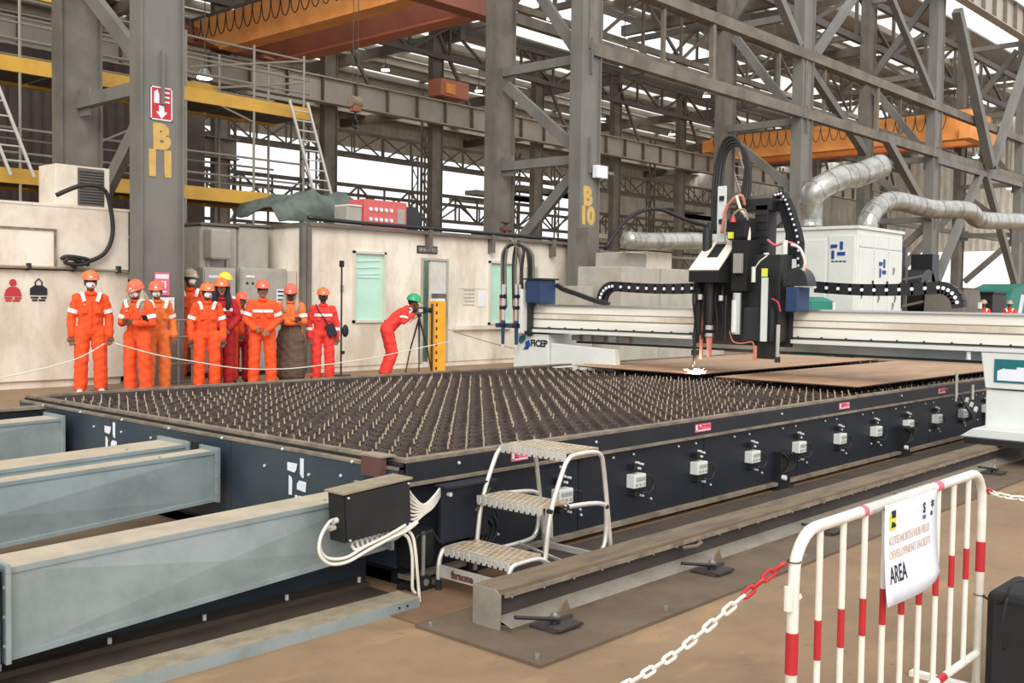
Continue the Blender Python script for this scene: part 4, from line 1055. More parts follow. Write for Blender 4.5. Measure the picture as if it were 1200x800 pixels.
# ================================================================ BARRIER WITH SIGN
BY = 1.31
r = thing('crowd_barrier', 'white steel crowd barrier with red bands and a paper sign', 'barrier', (2.60, BY, 0))
BW = 1.52
p = [(0, 0, 0), (0, 0, .70)] + [(.12 - .12 * cos(a), 0, .73 + .12 * sin(a)) for a in [k * pi / 12 for k in range(1, 7)]] + [(.3, 0, .85), (BW - .3, 0, .85)] + [(BW - .12 + .12 * sin(a), 0, .73 + .12 * cos(a)) for a in [k * pi / 12 for k in range(0, 6)]] + [(BW, 0, .70), (BW, 0, 0)]
MB().tube(p, .0165, 14).build('frame_tube', 'barrier_white', r, smooth=True)
MB().cyl((.0, 0, .15), (BW, 0, .15), .014, 12).build('bottom_rail', 'barrier_white', r)
for (a, b) in ((BW - .42, BW - .35),): MB().cyl((a, 0, .15), (b, 0, .15), .0148, 12).build('red_band', 'barrier_red', r)
bars = [.155 + k * .151 for k in range(9)]
bar0 = None
for k, x in enumerate(bars):
    if bar0 is None:
        bar0 = MB().cyl((0, 0, .15), (0, 0, .84), .0095, 12).build('upright_bar', 'barrier_white', r, loc=(x, 0, 0), smooth=False)
        bd0 = MB().cyl((0, 0, .465), (0, 0, .58), .0103, 12).build('red_band', 'barrier_red', bar0)
    else:
        b = inst(bar0, r, loc=(x, 0, 0)); inst(bd0, b)
for x in (0, BW): MB().cyl((x, 0, .465), (x, 0, .58), .0175, 14).build('red_band', 'barrier_red', r)
MB().cyl((-.026, 0, .645), (-.026, 0, .71), .013, 10).build('hinge_socket', 'barrier_white', r); MB().bar((-.02, 0, .66), (0.02, -.012, .68), .008, .012).build('hinge_tab', 'barrier_white', r)
for x, z in ((0, .775), (BW, .775), (BW, .375)): MB().tube([(x + .019 * cos(t), .019 * sin(t), z) for t in [i * pi / 6 for i in range(12)]], .002, 5, closed=True).build('cable_tie', 'cable_black', r)
MB().cyl((.47, 0, .85), (.98, 0, .85), .0185, 14).build('tape_wrap', 'alu', r, smooth=False)
for a, b in ((.42, .45), (1.02, 1.07)): MB().cyl((a, 0, .85), (b, 0, .85), .0173, 12).build('red_mark', 'pink', r)
for x in (0, BW): MB().bx(x - .02, x + .02, -.25, .25, 0, .02).build('foot_bar', 'barrier_white', r)
# paper sign: slightly bent sheet
s = thing('paper_sign', 'white paper sign reading AREA tied to the barrier', 'sign', (3.14, BY - .02, .0))
q = MB(); n = 8; vs = []
for i in range(n + 1):
    for j in range(n + 1):
        u, v = i / n, j / n
        x = u * .43 - .012 * (1 - v) * (1 - u); z = .545 + v * .31 + .02 * (u > .92) * 0 + (.03 * u ** 8 if j == 0 else 0)
        y = -.006 - .012 * (1 - v) ** 2 * sin(u * pi) - (.02 * (1 - v) ** 2)
        vs.append((x, y, z))
fs = [(i * (n + 1) + j, (i + 1) * (n + 1) + j, (i + 1) * (n + 1) + j + 1, i * (n + 1) + j + 1) for i in range(n) for j in range(n)]
q.add(vs, fs); o = q.build('sheet', 'paper', s, smooth=True); md = o.modifiers.new('thick', 'SOLIDIFY'); md.thickness = .002; md.offset = 1
def st(body, size, x, z, m, off=0., sx=1., align='LEFT'):
    v = (z - .545) / .31; y = -.0105 - .012 * (1 - v) ** 2 - .02 * (1 - v) ** 2
    o = text('lettering', body, size, (x, y, z), (1, 0, 0), (0, 0, 1), m, s, .0003, off, align, sx)
    for vt in o.data.vertices:
        u = vt.co.x / .43; w = (vt.co.z - .545) / .31
        vt.co.y = -.006 - .012 * (1 - w) ** 2 * sin(u * pi) - .02 * (1 - w) ** 2 - .003 + (vt.co.y - y)
    return o
st('AREA', .075, .02, .632, 'ink', .0012, .66); st('KUTEI NORTH HUB FIELD', .036, .025, .738, 'ink_faint', .0003, .80); st('DEVELOPMENT FACILITY', .036, .025, .695, 'ink_faint', .0003, .84)
box('logo', 'yellow_tape', s, .03, .075, -.013, -.0115, .775, .825); box('logo', 'ink', s, .038, .067, -.0145, -.013, .812, .835); MB().prism([(.036, .782), (.07, .782), (.07, .79), (.05, .80), (.04, .80)], 'y', -.0145, -.013).build('logo', 'ink', s)
st('S', .045, .305, .805, 'ink', .002); st('==', .03, .30, .775, 'ink', .001, .8); st('*', .06, .375, .80, 'ink', .001); st('SS', .018, .37, .78, 'ink', .001)

# chains
def link_mesh(m, L=.052, W=.027, rad=.0042):
    hw = W / 2 - rad; hl = L / 2 - hw - rad
    pts = [(hl + hw * sin(a), hw * cos(a), 0) for a in [k * pi / 5 for k in range(6)]] + [(-hl - hw * sin(a), -hw * cos(a), 0) for a in [k * pi / 5 for k in range(6)]]
    return MB().tube(pts, rad, 6, closed=True)
def chain(label, pts, redn, step=.0405, redfrom='end', m='paper', L=.052, W=.027, rad=.0046):
    r = thing('plastic_chain', label, 'chain', pts[0])
    o0 = Vector(pts[0]); sp = [Vector(p) - o0 for p in smooth_path(pts, 12)]
    d = [0]
    for a, b in zip(sp[:-1], sp[1:]): d.append(d[-1] + (b - a).length)
    n = int(d[-1] / step); w0 = r0 = None
    def at(s):
        for i in range(len(d) - 1):
            if d[i + 1] >= s: t = (s - d[i]) / (d[i + 1] - d[i]); return sp[i].lerp(sp[i + 1], t), (sp[i + 1] - sp[i]).normalized()
        return sp[-1], (sp[-1] - sp[-2]).normalized()
    me = link_mesh(m, L, W, rad).build('chain_link', 'cream', r, smooth=True); me.data.materials[0] = MATS['barrier_white']
    me2 = me.data.copy(); me2.materials[0] = MATS['red']
    dw = me.data
    for k in range(n):
        p, t = at((k + .5) * step); isred = (k >= n - redn) if redfrom == 'end' else (k < redn)
        o = me if k == 0 else me.copy()
        if k: COL.objects.link(o); o.parent = r
        o.data = me2 if isred else dw
        q = Vector((1, 0, 0)).rotation_difference(t)
        from mathutils import Quaternion
        o.rotation_mode = 'QUATERNION'; o.rotation_quaternion = q @ Quaternion((1, 0, 0), (pi / 4 if k % 2 else -pi / 4))
        o.location = p
CHL = [(2.05, 1.86, .33), (2.21, 1.7, .39), (2.30, 1.62, .445), (2.43, 1.55, .52), (2.52, 1.45, .64), (2.57, 1.36, .74), (2.585, 1.31, .785)]
chain('white plastic chain with red end links hooked to the left barrier post', CHL, 4, step=.036, rad=.0052)
chain('white plastic chain leaving the right barrier post', [(4.14, 1.31, .775), (4.28, 1.26, .735), (4.5, 1.15, .71), (4.8, 1.0, .71)], 1, redfrom='start')
# black case at the right edge
r = thing('speaker_case', 'black rounded loudspeaker case at the right edge beside the barrier', 'speaker', (4.10, 1.02, 0)); box('body', 'black_matte', r, 0, .34, 0, .26, 0, .40, .025); box('grille', 'black', r, -.004, .0, .03, .23, .04, .36)
o = MB().tube(smooth_path([(4.12, 1.30, .375), (4.10, 1.24, .36), (4.07, 1.2, .40), (4.08, 1.18, .45), (4.14, 1.16, .455), (4.3, 1.12, .44)], 5), .005, 6).build('cable', 'cable_black', smooth=True); tag(o, 'thin black lead arching over the black speaker case', 'cable')
o = MB().tube([(4.15, 1.157, .455), (4.3, 1.12, .443)], .0075, 8).build('connector', 'crane_orange', smooth=True); tag(o, 'orange sleeve on the lead above the black speaker case', 'connector')
o = MB().tube(smooth_path([(4.055, 1.19, .40), (4.04, 1.2, .3), (4.07, 1.2, .2)], 5), .004, 6).build('cable', 'cable_black', smooth=True); tag(o, 'thin black lead hanging down in front of the black speaker case', 'cable')

# ================================================================ GANTRY
def GP(u, v, x=10.2):   # machine drawing units -> (x, y, z) on the plane x
    y = 6.52 - (u - 808) * .01073; z = 1.67 - (v - 332) * .0099
    return Vector((x, y * x / 10.2, 1.48 + (z - 1.48) * x / 10.2))
g = thing('gantry', 'pale grey cutting gantry bridging the table', 'gantry', (10.4, 2.4, 0))
gx0, gy0 = 10.4, 2.4
YL = 9.06 - gy0
box('beam', 'gantry', g, 0, .42, 0, YL, 1.03, 1.40)
for z0, z1 in ((1.275, 1.29), (1.20, 1.212), ): box('groove', 'gantry_groove', g, -.004, 0, 0, YL, z0, z1)
box('cover_strip', 'cream', g, -.012, 0, 0, YL, 1.215, 1.27)
box('guide_rail', 'machine_white', g, -.06, 0, 0, YL, 1.035, 1.075); box('groove', 'steel_dark', g, -.03, 0, 0, YL, 1.085, 1.10)
box('guide_rail', 'silver', g, -.03, 0, 0, YL, 1.385, 1.405)
for k in range(24): MB().cyl((-.035, .15 + k * .27, 1.105), (-.012, .15 + k * .27, 1.105), .008, 6).build('bolt', 'steel_dark', g)
box('under_tray', 'steel_dark', g, .3, .5, .9, YL - .5, .90, .93); box('under_beam', 'galv', g, .25, .45, .9, YL - .6, .93, 1.03)
for k in range(5): MB().bx(.2, .3, YL - .62 - k * .2, YL - .50 - k * .2, .94, 1.01).build('motor', 'silver' if k % 2 else 'gantry_groove', g)
# end plate left
box('end_plate', 'blue_box', g, -.06, .45, YL, YL + .05, .98, 1.62); box('end_plate', 'machine_white', g, -.09, -.05, YL + .02, YL + .09, 1.05, 1.68)
# left leg
MB().prism([(8.72 - gy0, .0), (9.42 - gy0, .0), (9.36 - gy0, 1.01), (8.78 - gy0, 1.01)], 'x', -.02, .6).build('leg', 'machine_white', g, bevel=.01)
MB().prism([(7.66 - gy0, .1), (8.75 - gy0, .1), (8.75 - gy0, .90), (7.72 - gy0, .86)], 'x', .0, .12).build('leg_cover', 'machine_white', g, bevel=.01)
# logo + lettering on the left leg
lg = MB()
def blob(pts, m, nm='logo', x=-.026, parent=g): MB().prism([(p[0] - gy0, p[1]) for p in pts], 'x', x - .003, x).build(nm, m, parent)
blob([(9.19, 1.0), (9.27, .97), (9.29, .9), (9.24, .87), (9.2, .9), (9.16, .94)], 'teal'); blob([(9.17, .90), (9.1, .93), (9.08, .86), (9.12, .80), (9.2, .80), (9.16, .85)], 'ink_blue')
text('lettering', 'FICEP', .12, (-.027, 8.93 - gy0, .885), (0, -1, 0), (0, 0, 1), 'ink', g, .002, .004)
# right leg
MB().prism([(2.45 - gy0, .69), (3.30 - gy0, .69), (3.35 - gy0, 1.03), (2.45 - gy0, 1.03)], 'x', -.05, .45).build('leg', 'machine_white', g, bevel=.01)
MB().prism([(2.45 - gy0, .28), (3.30 - gy0, .28), (3.30 - gy0, .675), (2.45 - gy0, .675)], 'x', -.02, .45).build('leg_cover', 'machine_white', g, bevel=.01)
MB().prism([(2.45 - gy0, .245), (3.42 - gy0, .245), (3.30 - gy0, .33), (2.45 - gy0, .33)], 'x', -.35, .6).build('foot_cover', 'machine_white', g, bevel=.008)
box('bogie', 'black', g, -.4, .62, 2.5 - gy0, 3.36 - gy0, .19, .245)
for xx in (-.2, .4): MB().cyl((xx, 3.08 - gy0, .235), (xx, 3.2 - gy0, .235), .045, 14).build('wheel', 'steel_dark', g)
blob([(3.22, .97), (2.8, .97), (2.8, .75), (3.22, .75)], 'teal', x=-.055); blob([(3.19, .86), (3.1, .90), (2.95, .90), (2.95, .77), (3.19, .77)], 'paper', x=-.059); blob([(3.19, .945), (3.02, .96), (3.02, .88), (3.12, .88)], 'teal', x=-.06)
MB().cyl((-.02, 3.47 - gy0, .95), (-.02, 3.47 - gy0, 1.03), .022, 10).build('post', 'machine_white', g)
for (a, z0, z1) in ((3.53, .55, .83), (3.38, .58, .72)): MB().cyl((-.15, a - gy0, z0), (-.15, a - gy0, z1), .014, 8).build('cylinder', 'silver', g)
MB().tube(smooth_path([(-.1, 3.5 - gy0, .6), (-.15, 3.42 - gy0, .5), (-.12, 3.38 - gy0, .42), (-.08, 3.44 - gy0, .38)], 5), .02, 6).build('cable', 'cable_black', g, smooth=True)
for k in range(3): MB().cyl((-.14, (3.36 + .04 * k) - gy0, .46 + .04 * k), (-.10, (3.36 + .04 * k) - gy0, .5 + .04 * k), .02, 8).build('fitting', 'silver', g)

# energy chains on top of the beam
def echain(label, y0, y1, yloop, sgn, x=10.86):
    r = thing('cable_chain', label, 'cable chain', (x, y0, 1.41)); z = .24
    R = .20
    pts = []
    n = int(abs(y1 - y0) / .125)
    for k in range(n): pts.append(((y1 - y0) * k / n, z - .03 * sin(pi * k / n) , 0))
    cy = y1 - y0
    for k in range(7):
        a = pi / 2 - k * pi / 12
        pts.append((cy + sgn * R * cos(a), z - R + R * sin(a), 1))
    prev = None
    for i in range(len(pts) - 1):
        a = Vector((0, pts[i][0], pts[i][1])); b = Vector((0, pts[i + 1][0], pts[i + 1][1]))
        lk = MB().bar(a - (b - a) * .08, b + (b - a) * .08, .10, .125, upv=(0, 0, 1) if abs((b - a).normalized().z) < .9 else (0, 1, 0)).build('chain_link', 'black', r)
        c = a if i == 0 else a
        MB().cyl((-.056, c.y, c.z), (-.050, c.y, c.z), .019, 10).build('roller', 'paper', lk)
    return r
echain('black cable chain with white rollers on the beam left of the cutting head', 6.5, 8.1, 8.2, 1, 10.9)
echain('black cable chain with white rollers on the beam right of the cutting head', 5.3, 3.95, 3.7, -1, 10.9)

# ---- cutting head carriage
c = thing('torch_carriage', 'black and cream cutting carriage with many hoses on the gantry', 'cutting machine', (10.1, 5.9, 1.0))
o0 = Vector((10.1, 5.9, 1.0))
def cb(name, m, u0, u1, v0, v1, x0, x1, bevel=0., parent=None):
    a = GP(u0, v1, x0); b = GP(u1, v0, x0)
    return MB().bx(x0 - o0.x, x1 - o0.x, b.y - o0.y, a.y - o0.y, a.z - o0.z, b.z - o0.z).build(name, m, parent or c, bevel=bevel)
def cc(name, m, u, v0, v1, rad, x, n=14, r1=None):
    a = GP(u, v0, x) - o0; b = GP(u, v1, x) - o0
    return MB().cyl((a.x, a.y, a.z), (a.x, a.y, b.z), rad, n, r1=r1).build(name, m, c)
def ct(name, m, pts, rad, n=8):
    return MB().tube(smooth_path([GP(*p) - o0 for p in pts], 6), rad, n).build(name, m, c, smooth=True)
# hood
A = [GP(807, 330, 9.85) - o0, GP(843, 330, 9.85) - o0, GP(843, 317, 9.85) - o0, GP(807, 317, 9.85) - o0]
yl, yr = A[0].y, A[1].y; zb, zm = A[0].z, A[3].z; xf = 9.85 - o0.x; xb = xf + .42; zt = zm + .33
box('hood_front', 'black_matte', c, xf, xb, yr, yl, zb, zm)
MB().prism([(xf + .01, zm), (xb, zm), (xb + .1, zt - .02), (xb - .02, zt - .02)], 'y', yr + .003, yl - .003).build('hood_body', 'black_matte', c)
def sl_(y0, y1, t0, t1, nm='hood_cover'):
    a = Vector((xf, 0, zm)); b = Vector((xb - .02, 0, zt)); n_ = Vector((-(zt - zm), 0, (xb - .02 - xf))).normalized() * .015
    p0 = a.lerp(b, t0); p1 = a.lerp(b, t1)
    vs = [(p0.x, y0, p0.z), (p0.x, y1, p0.z), (p1.x, y1, p1.z), (p1.x, y0, p1.z)]
    vs += [(v[0] + n_.x, v[1], v[2] + n_.z) for v in vs]
    MB().add(vs, [(0, 3, 2, 1), (4, 5, 6, 7), (0, 1, 5, 4), (1, 2, 6, 5), (2, 3, 7, 6), (3, 0, 4, 7)]).build(nm, 'hood_cream', c)
w_ = yl - yr
sl_(yr, yl, 0, .42); sl_(yr, yr + w_ * .30, .42, 1); sl_(yl - w_ * .30, yl, .42, 1)
cc('torch_body', 'steel_dark', 829, 302, 270, .055, 10.15); cc('torch_cap', 'machine_white', 832, 282, 276, .05, 10.2); cc('torch_ring', 'steel_dark', 832, 276, 262, .03, 10.2)
# body blocks
cb('body', 'black', 872, 914, 300, 395, 10.12, 10.38, .01); cb('body', 'black_matte', 858, 876, 283, 340, 10.0, 10.38, .005)
cb('lower_body', 'steel_dark', 873, 907, 358, 395, 10.05, 10.12, .005); cb('back_plate', 'black_matte', 815, 925, 330, 400, 10.3, 10.39)
cb('valve_box', 'gantry_groove', 860, 869, 298, 320, 9.94, 10.0, .005)
cb('panel', 'machine_white', 893, 899, 325, 395, 9.98, 10.02, .003); cb('tag', 'yellow_tape', 893, 899, 315, 324, 9.98, 10.0)
cb('side_box', 'blue_box', 920, 933, 335, 362, 10.1, 10.38, .01); cb('tower', 'black', 884, 899, 245, 302, 10.3, 10.5, .01); cb('tower_cap', 'black', 868, 902, 238, 252, 10.3, 10.5, .01)
for k in range(6): cb('tower_rib', 'black', 884, 899, 255 + k * 8, 256.5 + k * 8, 10.29, 10.31)
q = GP(935, 334, 10.2) - o0
MB().prism([(q.y + .14 * cos(a), q.z + .19 * sin(a)) for a in [k * pi / 12 for k in range(13)]], 'x', .0, .2).build('cable_hub', 'steel_dark', c)
cb('motor', 'black_matte', 850, 876, 258, 283, 10.1, 10.35, .04); MB().cyl(GP(859, 263, 10.02) - o0, GP(859, 257, 10.02) - o0, .035, 14, r1=.02).build('stop_button', 'red', c); cb('tag', 'yellow_tape', 853, 858, 274, 281, 10.04, 10.08)
cb('guide_bar', 'machine_white', 840, 849, 222, 285, 10.22, 10.26, .003)
for v in (233, 259): cb('clip', 'black', 842, 847, v, v + 5, 10.2, 10.22)
# torches below the hood
cc('slide', 'silver', 866, 388, 342, .05, 10.0); cc('slide_sleeve', 'machine_white', 863, 386, 350, .03, 9.95)
cc('bellows', 'black', 834, 378, 332, .045, 10.0); cc('clamp', 'silver', 834, 384, 379, .05, 10.0); cc('clamp', 'silver', 834, 392, 388, .048, 10.0); cc('nozzle', 'crane_pink', 834, 415, 393, .022, 10.0, r1=.035)
cc('torch', 'black', 816, 425, 384, .018, 9.97); cc('torch_body', 'black_matte', 820, 390, 330, .035, 10.02); cc('holder', 'steel_dark', 817, 414, 408, .045, 9.97); cc('nozzle', 'steel_dark', 814, 428, 423, .012, 9.97)
cc('slide', 'crane_pink', 824, 418, 345, .022, 10.08); cc('nozzle', 'crane_pink', 888, 416, 400, .02, 10.0); cc('slide', 'steel_dark', 853, 395, 345, .014, 10.0)
cc('slide', 'silver', 913, 415, 376, .022, 10.0); cc('foot', 'black', 913, 417, 411, .03, 10.0); cb('holder', 'black', 890, 909, 395, 414, 10.1, 10.2)
for u, v in ((822, 346), (847, 347)): cc('fitting', 'silver', u, v + 4, v - 2, .03, 9.98)
cc('lamp', 'machine_white', 884, 330, 313, .022, 9.95); cc('sensor', 'machine_white', 918, 300, 285, .03, 10.1); cc('sensor', 'machine_white', 898, 312, 298, .03, 10.2)
# hoses
for k, (du, m) in enumerate(((0, 'cable_black'), (3, 'cable_black'), (6, 'steel_dark'), (9, 'cable_black'))):
    ct('hose', m, [(836 + du * .5, 275, 10.3), (834 + du, 240, 10.35), (838 + du, 195, 10.4), (848 + du * .8, 170 + du, 10.4), (862 + du * .7, 172 + du, 10.4), (872 + du * .5, 200, 10.4), (868 + du, 235, 10.38), (858 + du, 262, 10.3)], .019)
ct('hose', 'crane_pink', [(846, 275, 10.15), (850, 250, 10.15), (858, 238, 10.15), (868, 234, 10.2), (872, 245, 10.25)], .018)
ct('hose', 'cable_white', [(862, 234, 10.15), (868, 250, 10.15), (874, 258, 10.15), (878, 275, 10.15), (877, 300, 10.1)], .018)
ct('hose', 'dust_top', [(856, 262, 10.05), (862, 252, 10.05), (872, 250, 10.1), (876, 262, 10.1)], .012)
ct('hose', 'pink', [(899, 284, 10.2), (908, 290, 10.15), (920, 287, 10.15), (932, 292, 10.15), (940, 305, 10.15), (940, 320, 10.15)], .013)
ct('hose', 'cable_white', [(925, 290, 10.12), (934, 294, 10.12), (940, 308, 10.12), (938, 318, 10.12)], .016)
ct('hose', 'cable_white', [(884, 318, 9.95), (890, 308, 9.95), (899, 301, 10.0)], .007)
ct('hose', 'crane_pink', [(858, 385, 9.98), (862, 396, 9.98), (872, 398, 9.98), (884, 396, 9.98), (887, 402, 9.98)], .007)
ct('hose', 'steel_dark', [(918, 336, 10.0), (925, 322, 10.0), (936, 314, 10.05)], .006)
ct('hose', 'red', [(905, 348, 10.0), (912, 352, 10.0), (915, 362, 10.0)], .009)
for u in (815, 826, 842, 850): ct('hose', 'cable_black', [(u, 330, 10.1), (u - 2, 350, 10.05), (u + 1, 375, 10.05), (u - 1, 395, 10.05)], .012)
# vertical cable chain tower with white rollers
tp = [(902, 318), (901, 300), (901, 280), (902, 262), (904, 246), (909, 236), (915, 235), (920, 242), (924, 252), (928, 263), (932, 275), (935, 288), (935, 305), (936, 320)]
for i in range(len(tp) - 1):
    a = GP(*tp[i], 10.45) - o0; b = GP(*tp[i + 1], 10.45) - o0
    lk = MB().bar(a, b, .1, .045, upv=(0, 1, .2)).build('chain_link', 'black_matte', c)
    for t in (0, .5):
        p = a.lerp(b, t); MB().cyl((p.x - .056, p.y, p.z), (p.x - .05, p.y, p.z), .014, 8).build('roller', 'paper', lk)
pts = [GP(*p, 10.47) - o0 for p in ((908, 242), (916, 242), (929, 272), (931, 305), (918, 305), (919, 278))]
MB().prism([(p.y, p.z) for p in pts], 'x', .36, .42).build('chain_guard', 'black_matte', c)
# flame of the cutting torch
f = thing('cutting_flame', 'bright cutting flame between the torch tip and the steel plate', 'flame', (9.97, 6.27, .668))
MB().cyl((0, 0, .055), (0, 0, .0), .010, 12, r1=.035).build('jet', 'flame', f, smooth=True); MB().sph((0, 0, .01), (.06, .06, .02), 12).build('core', 'flame', f, smooth=True)
q = MB(); rs = random.Random(5)
for k in range(26):
    a = rs.uniform(0, 2 * pi); L = rs.uniform(.05, .15); z = rs.uniform(0, .05)
    q.cyl((.03 * cos(a), .03 * sin(a), .008), (L * cos(a), L * sin(a), .008 + z), .0035, 5, r1=.001)
q.build('sparks', 'flame_out', f)
fl_ = bpy.data.lights.new('flame_light', 'POINT'); fl_.energy = 4; fl_.color = (1, .7, .45); fl_.shadow_soft_size = .04
fo = bpy.data.objects.new('flame_light', fl_); COL.objects.link(fo); fo.parent = f; fo.location = (-.05, -.03, .1)

# ---- twin oxy torch station at the left end of the beam
s = thing('torch_station', 'twin torch station with looping blue hoses at the left end of the beam', 'torch station', (10.3, 9.2, 1.0)); so_ = Vector((10.3, 9.2, 1.0))
def sb_(name, m, y0, y1, z0, z1, x0, x1, bevel=0.): return box(name, m, s, x0 - so_.x, x1 - so_.x, y0 - so_.y, y1 - so_.y, z0 - so_.z, z1 - so_.z, bevel)
sb_('drive_box', 'blue_box', 8.76, 9.02, 1.42, 1.72, 10.2, 10.5, .01); sb_('box_lid', 'steel_dark', 8.72, 9.06, 1.72, 1.74, 10.18, 10.52)
sb_('back_plate', 'steel_dark', 9.02, 9.12, 1.0, 1.7, 10.3, 10.36); sb_('slide_plate', 'machine_white', 9.08, 9.13, 1.05, 1.6, 10.22, 10.3)
sb_('cross_arm', 'blue_box', 9.1, 9.6, 1.08, 1.14, 10.25, 10.33)
for y in (9.22, 9.46):
    MB().cyl((-.05, y - so_.y, .18), (-.05, y - so_.y, .66), .03, 10).build('torch_tube', 'silver', s)
    MB().cyl((-.05, y - so_.y + .05, .1), (-.05, y - so_.y + .05, .5), .014, 8).build('torch_tube', 'crane_pink', s)
    MB().cyl((-.05, y - so_.y, -.14), (-.05, y - so_.y, .18), .022, 10, r1=.03).build('torch', 'blue_box', s); MB().cyl((-.05, y - so_.y, -.2), (-.05, y - so_.y, -.14), .012, 10, r1=.022).build('nozzle', 'cable_white', s)
    for z in (.12, .35, .5): MB().cyl((-.06, y - so_.y - .04, z), (-.06, y - so_.y + .04, z), .03, 8).build('clamp', 'steel_dark', s)
for k, (ya, yb, zt_) in enumerate(((9.50, 8.98, 2.22), (9.47, 9.02, 2.19), (9.44, 9.2, 2.26), (9.30, 9.06, 2.2), (9.26, 9.18, 2.24), (9.14, 9.2, 2.23))):
    p = [(-.02, ya - so_.y, .35), (-.02, ya - so_.y + .02, .85), (-.02, ya - so_.y + .0, 1.1), (-.02, (ya + yb) / 2 - so_.y + .06, zt_ - 1), (-.02, yb - so_.y + .03, 1.1), (-.0, yb - so_.y, .9), (.02, yb - so_.y + .02, .66)]
    MB().tube(smooth_path(p, 6), .019, 8).build('hose', 'steel_dark' if k % 2 else 'grey_steel2', s, smooth=True)
r = thing('cable_chain', 'thin cable chain sagging from the torch station to the beam', 'cable chain', (10.5, 8.74, 1.66))
pr_ = [(0, 0, 0), (0, -.12, -.06), (0, -.35, -.12), (0, -.6, -.19), (0, -.85, -.245)]
sp = smooth_path(pr_, 5)
for a, b in zip(sp[:-1], sp[1:]): MB().bar(a, b, .06, .055).build('chain_link', 'steel_dark', r); 

# ================================================================ RIGHT SIDE MACHINES
r = thing('filter_cabinet', 'tall white dust filter cabinet with a blue four-petal mark', 'cabinet', (27.0, 12.0, 0))
box('body', 'machine_white', r, 0, 3.05, 0, 4.2, .1, 3.48, .02); box('plinth', 'steel_dark', r, .05, 3.0, .05, 4.15, 0, .1); box('roof', 'machine_white', r, -.05, 3.1, -.05, 4.25, 3.48, 3.56)
for k in range(4): box('side_door', 'machine_white', r, -.04, 0, .06 + k * .82, .80 + k * .82, .2, 3.2 if k else 3.3, .01)
for k in range(3): box('front_door', 'machine_white', r, .1 + k * .98, 1.0 + k * .98, -.04, 0, .9 if k == 0 else .2, 2.95, .01)
for k in range(3): box('front_panel', 'machine_white', r, .1 + k * .98, 1.0 + k * .98, -.03, 0, 3.0, 3.35, .005)
MB().bx(-.1, -.06, .9, 3.3, 1.98, 2.02).build('lock_bar', 'steel_dark', r)
for k in range(3): MB().bx(.9 + k * .98, .94 + k * .98, -.08, -.04, 1.9, 2.1).build('door_handle', 'steel_dark', r)
box('vent', 'grey_steel2', r, .12, .98, -.06, 0, .3, .85)
def mark2(cy, cz, s_, ax):
    P_ = [[(-.5, .42), (.02, .42), (-.02, .2), (-.5, .16)], [(.2, .62), (.42, .62), (.42, .05), (.2, .05)], [(-.42, 0), (-.22, -.02), (-.22, -.6), (-.42, -.6)], [(.02, -.12), (.6, -.12), (.6, -.36), (.02, -.36)]]
    for p in P_:
        if ax == 'x': MB().prism([(cy - u * s_, cz + v * s_) for u, v in p], 'x', -.06, -.04).build('mark', 'ink_blue', r)
        else: MB().prism([(cy + u * s_, cz + v * s_) for u, v in p], 'y', -.06, -.04).build('mark', 'ink_blue', r)
mark2(.55, 2.9, .38, 'x'); mark2(1.55, 2.45, .42, 'y')
for k in range(4): box('print', 'ink_blue', r, -.05, -.04, .3 + k * .11, .38 + k * .11, 2.58, 2.62)
for (x, z) in ((2.3, 2.3), (2.3, 1.3), (.2, 1.6), (2.45, 1.5), (1.3, 1.5)): MB().tube([(x, -.06, z), (x + .1, -.06, z + .12), (x + .02, -.06, z + .2), (x, -.06, z)], .012, 5).build('hook', 'grey_steel', r)
def pipe(label, pts, rad, m='duct', name='air_duct', seams=True):
    o0_ = Vector(pts[0]); r = thing(name, label, 'duct', pts[0]); sp = [Vector(p) - o0_ for p in smooth_path(pts, 6)]
    MB().tube(sp, rad, 18).build('pipe', m, r, smooth=True)
    if seams:
        for i in range(1, len(sp) - 1, 3):
            t = (sp[i + 1] - sp[i]).normalized(); MB().cyl(sp[i] - t * .03, sp[i] + t * .03, rad * 1.03, 18, cap=False).build('seam_ring', m, r)
    return r
pipe('big silver air duct leaving the top of the filter cabinet and running right', [(29.7, 12.9, 3.57), (29.7, 12.9, 3.9), (30.2, 12.8, 4.35), (31.0, 12.6, 4.55), (33, 12.3, 4.45), (35.2, 12.0, 4.55), (36.2, 12, 4.35), (37.3, 12, 4.35), (40, 12, 4.5), (46, 12, 4.8)], .29)
pipe('fat silver elbow rising from the filter cabinet to the upper right', [(27.4, 13.6, 3.57), (27.4, 13.6, 3.9), (27.2, 13.4, 4.5), (27.9, 13.0, 4.95), (28.6, 12.8, 5.1), (29.6, 12.5, 5.45)], .35)
pipe('silver horizontal duct above the grey cabinet left of the cutting head', [(17.9, 13, 2.73), (18.4, 13, 2.73), (19.4, 13, 2.78), (20.6, 13, 2.85), (22.2, 13, 2.92)], .19)
r = thing('machine_cabinet', 'long pale grey machine cabinet behind the beam left of the cutting head', 'cabinet', (17.75, 13.0, 0)); box('body', 'grey_box', r, 0, 4.2, 0, 1.2, .05, 2.18, .02); box('plinth', 'black', r, .05, 4.15, .05, 1.15, 0, .05)
box('top_unit', 'cream2', r, 1.3, 2.3, .3, 1.1, 2.18, 2.55, .01); box('top_unit', 'grey_box', r, .5, 1.25, .3, 1.1, 2.18, 2.5, .01)
for x in (1.4, 2.8): box('seam', 'grey_steel', r, x, x + .01, -.005, 0, .08, 2.16)
r = thing('electrical_cabinet', 'narrow pale cabinet beside the booth column', 'cabinet', (17.0, 13.6, 0)); box('body', 'grey_box', r, 0, .55, 0, .6, 0, 1.75, .01); box('door', 'grey_box', r, .03, .52, -.02, 0, .05, 1.7)
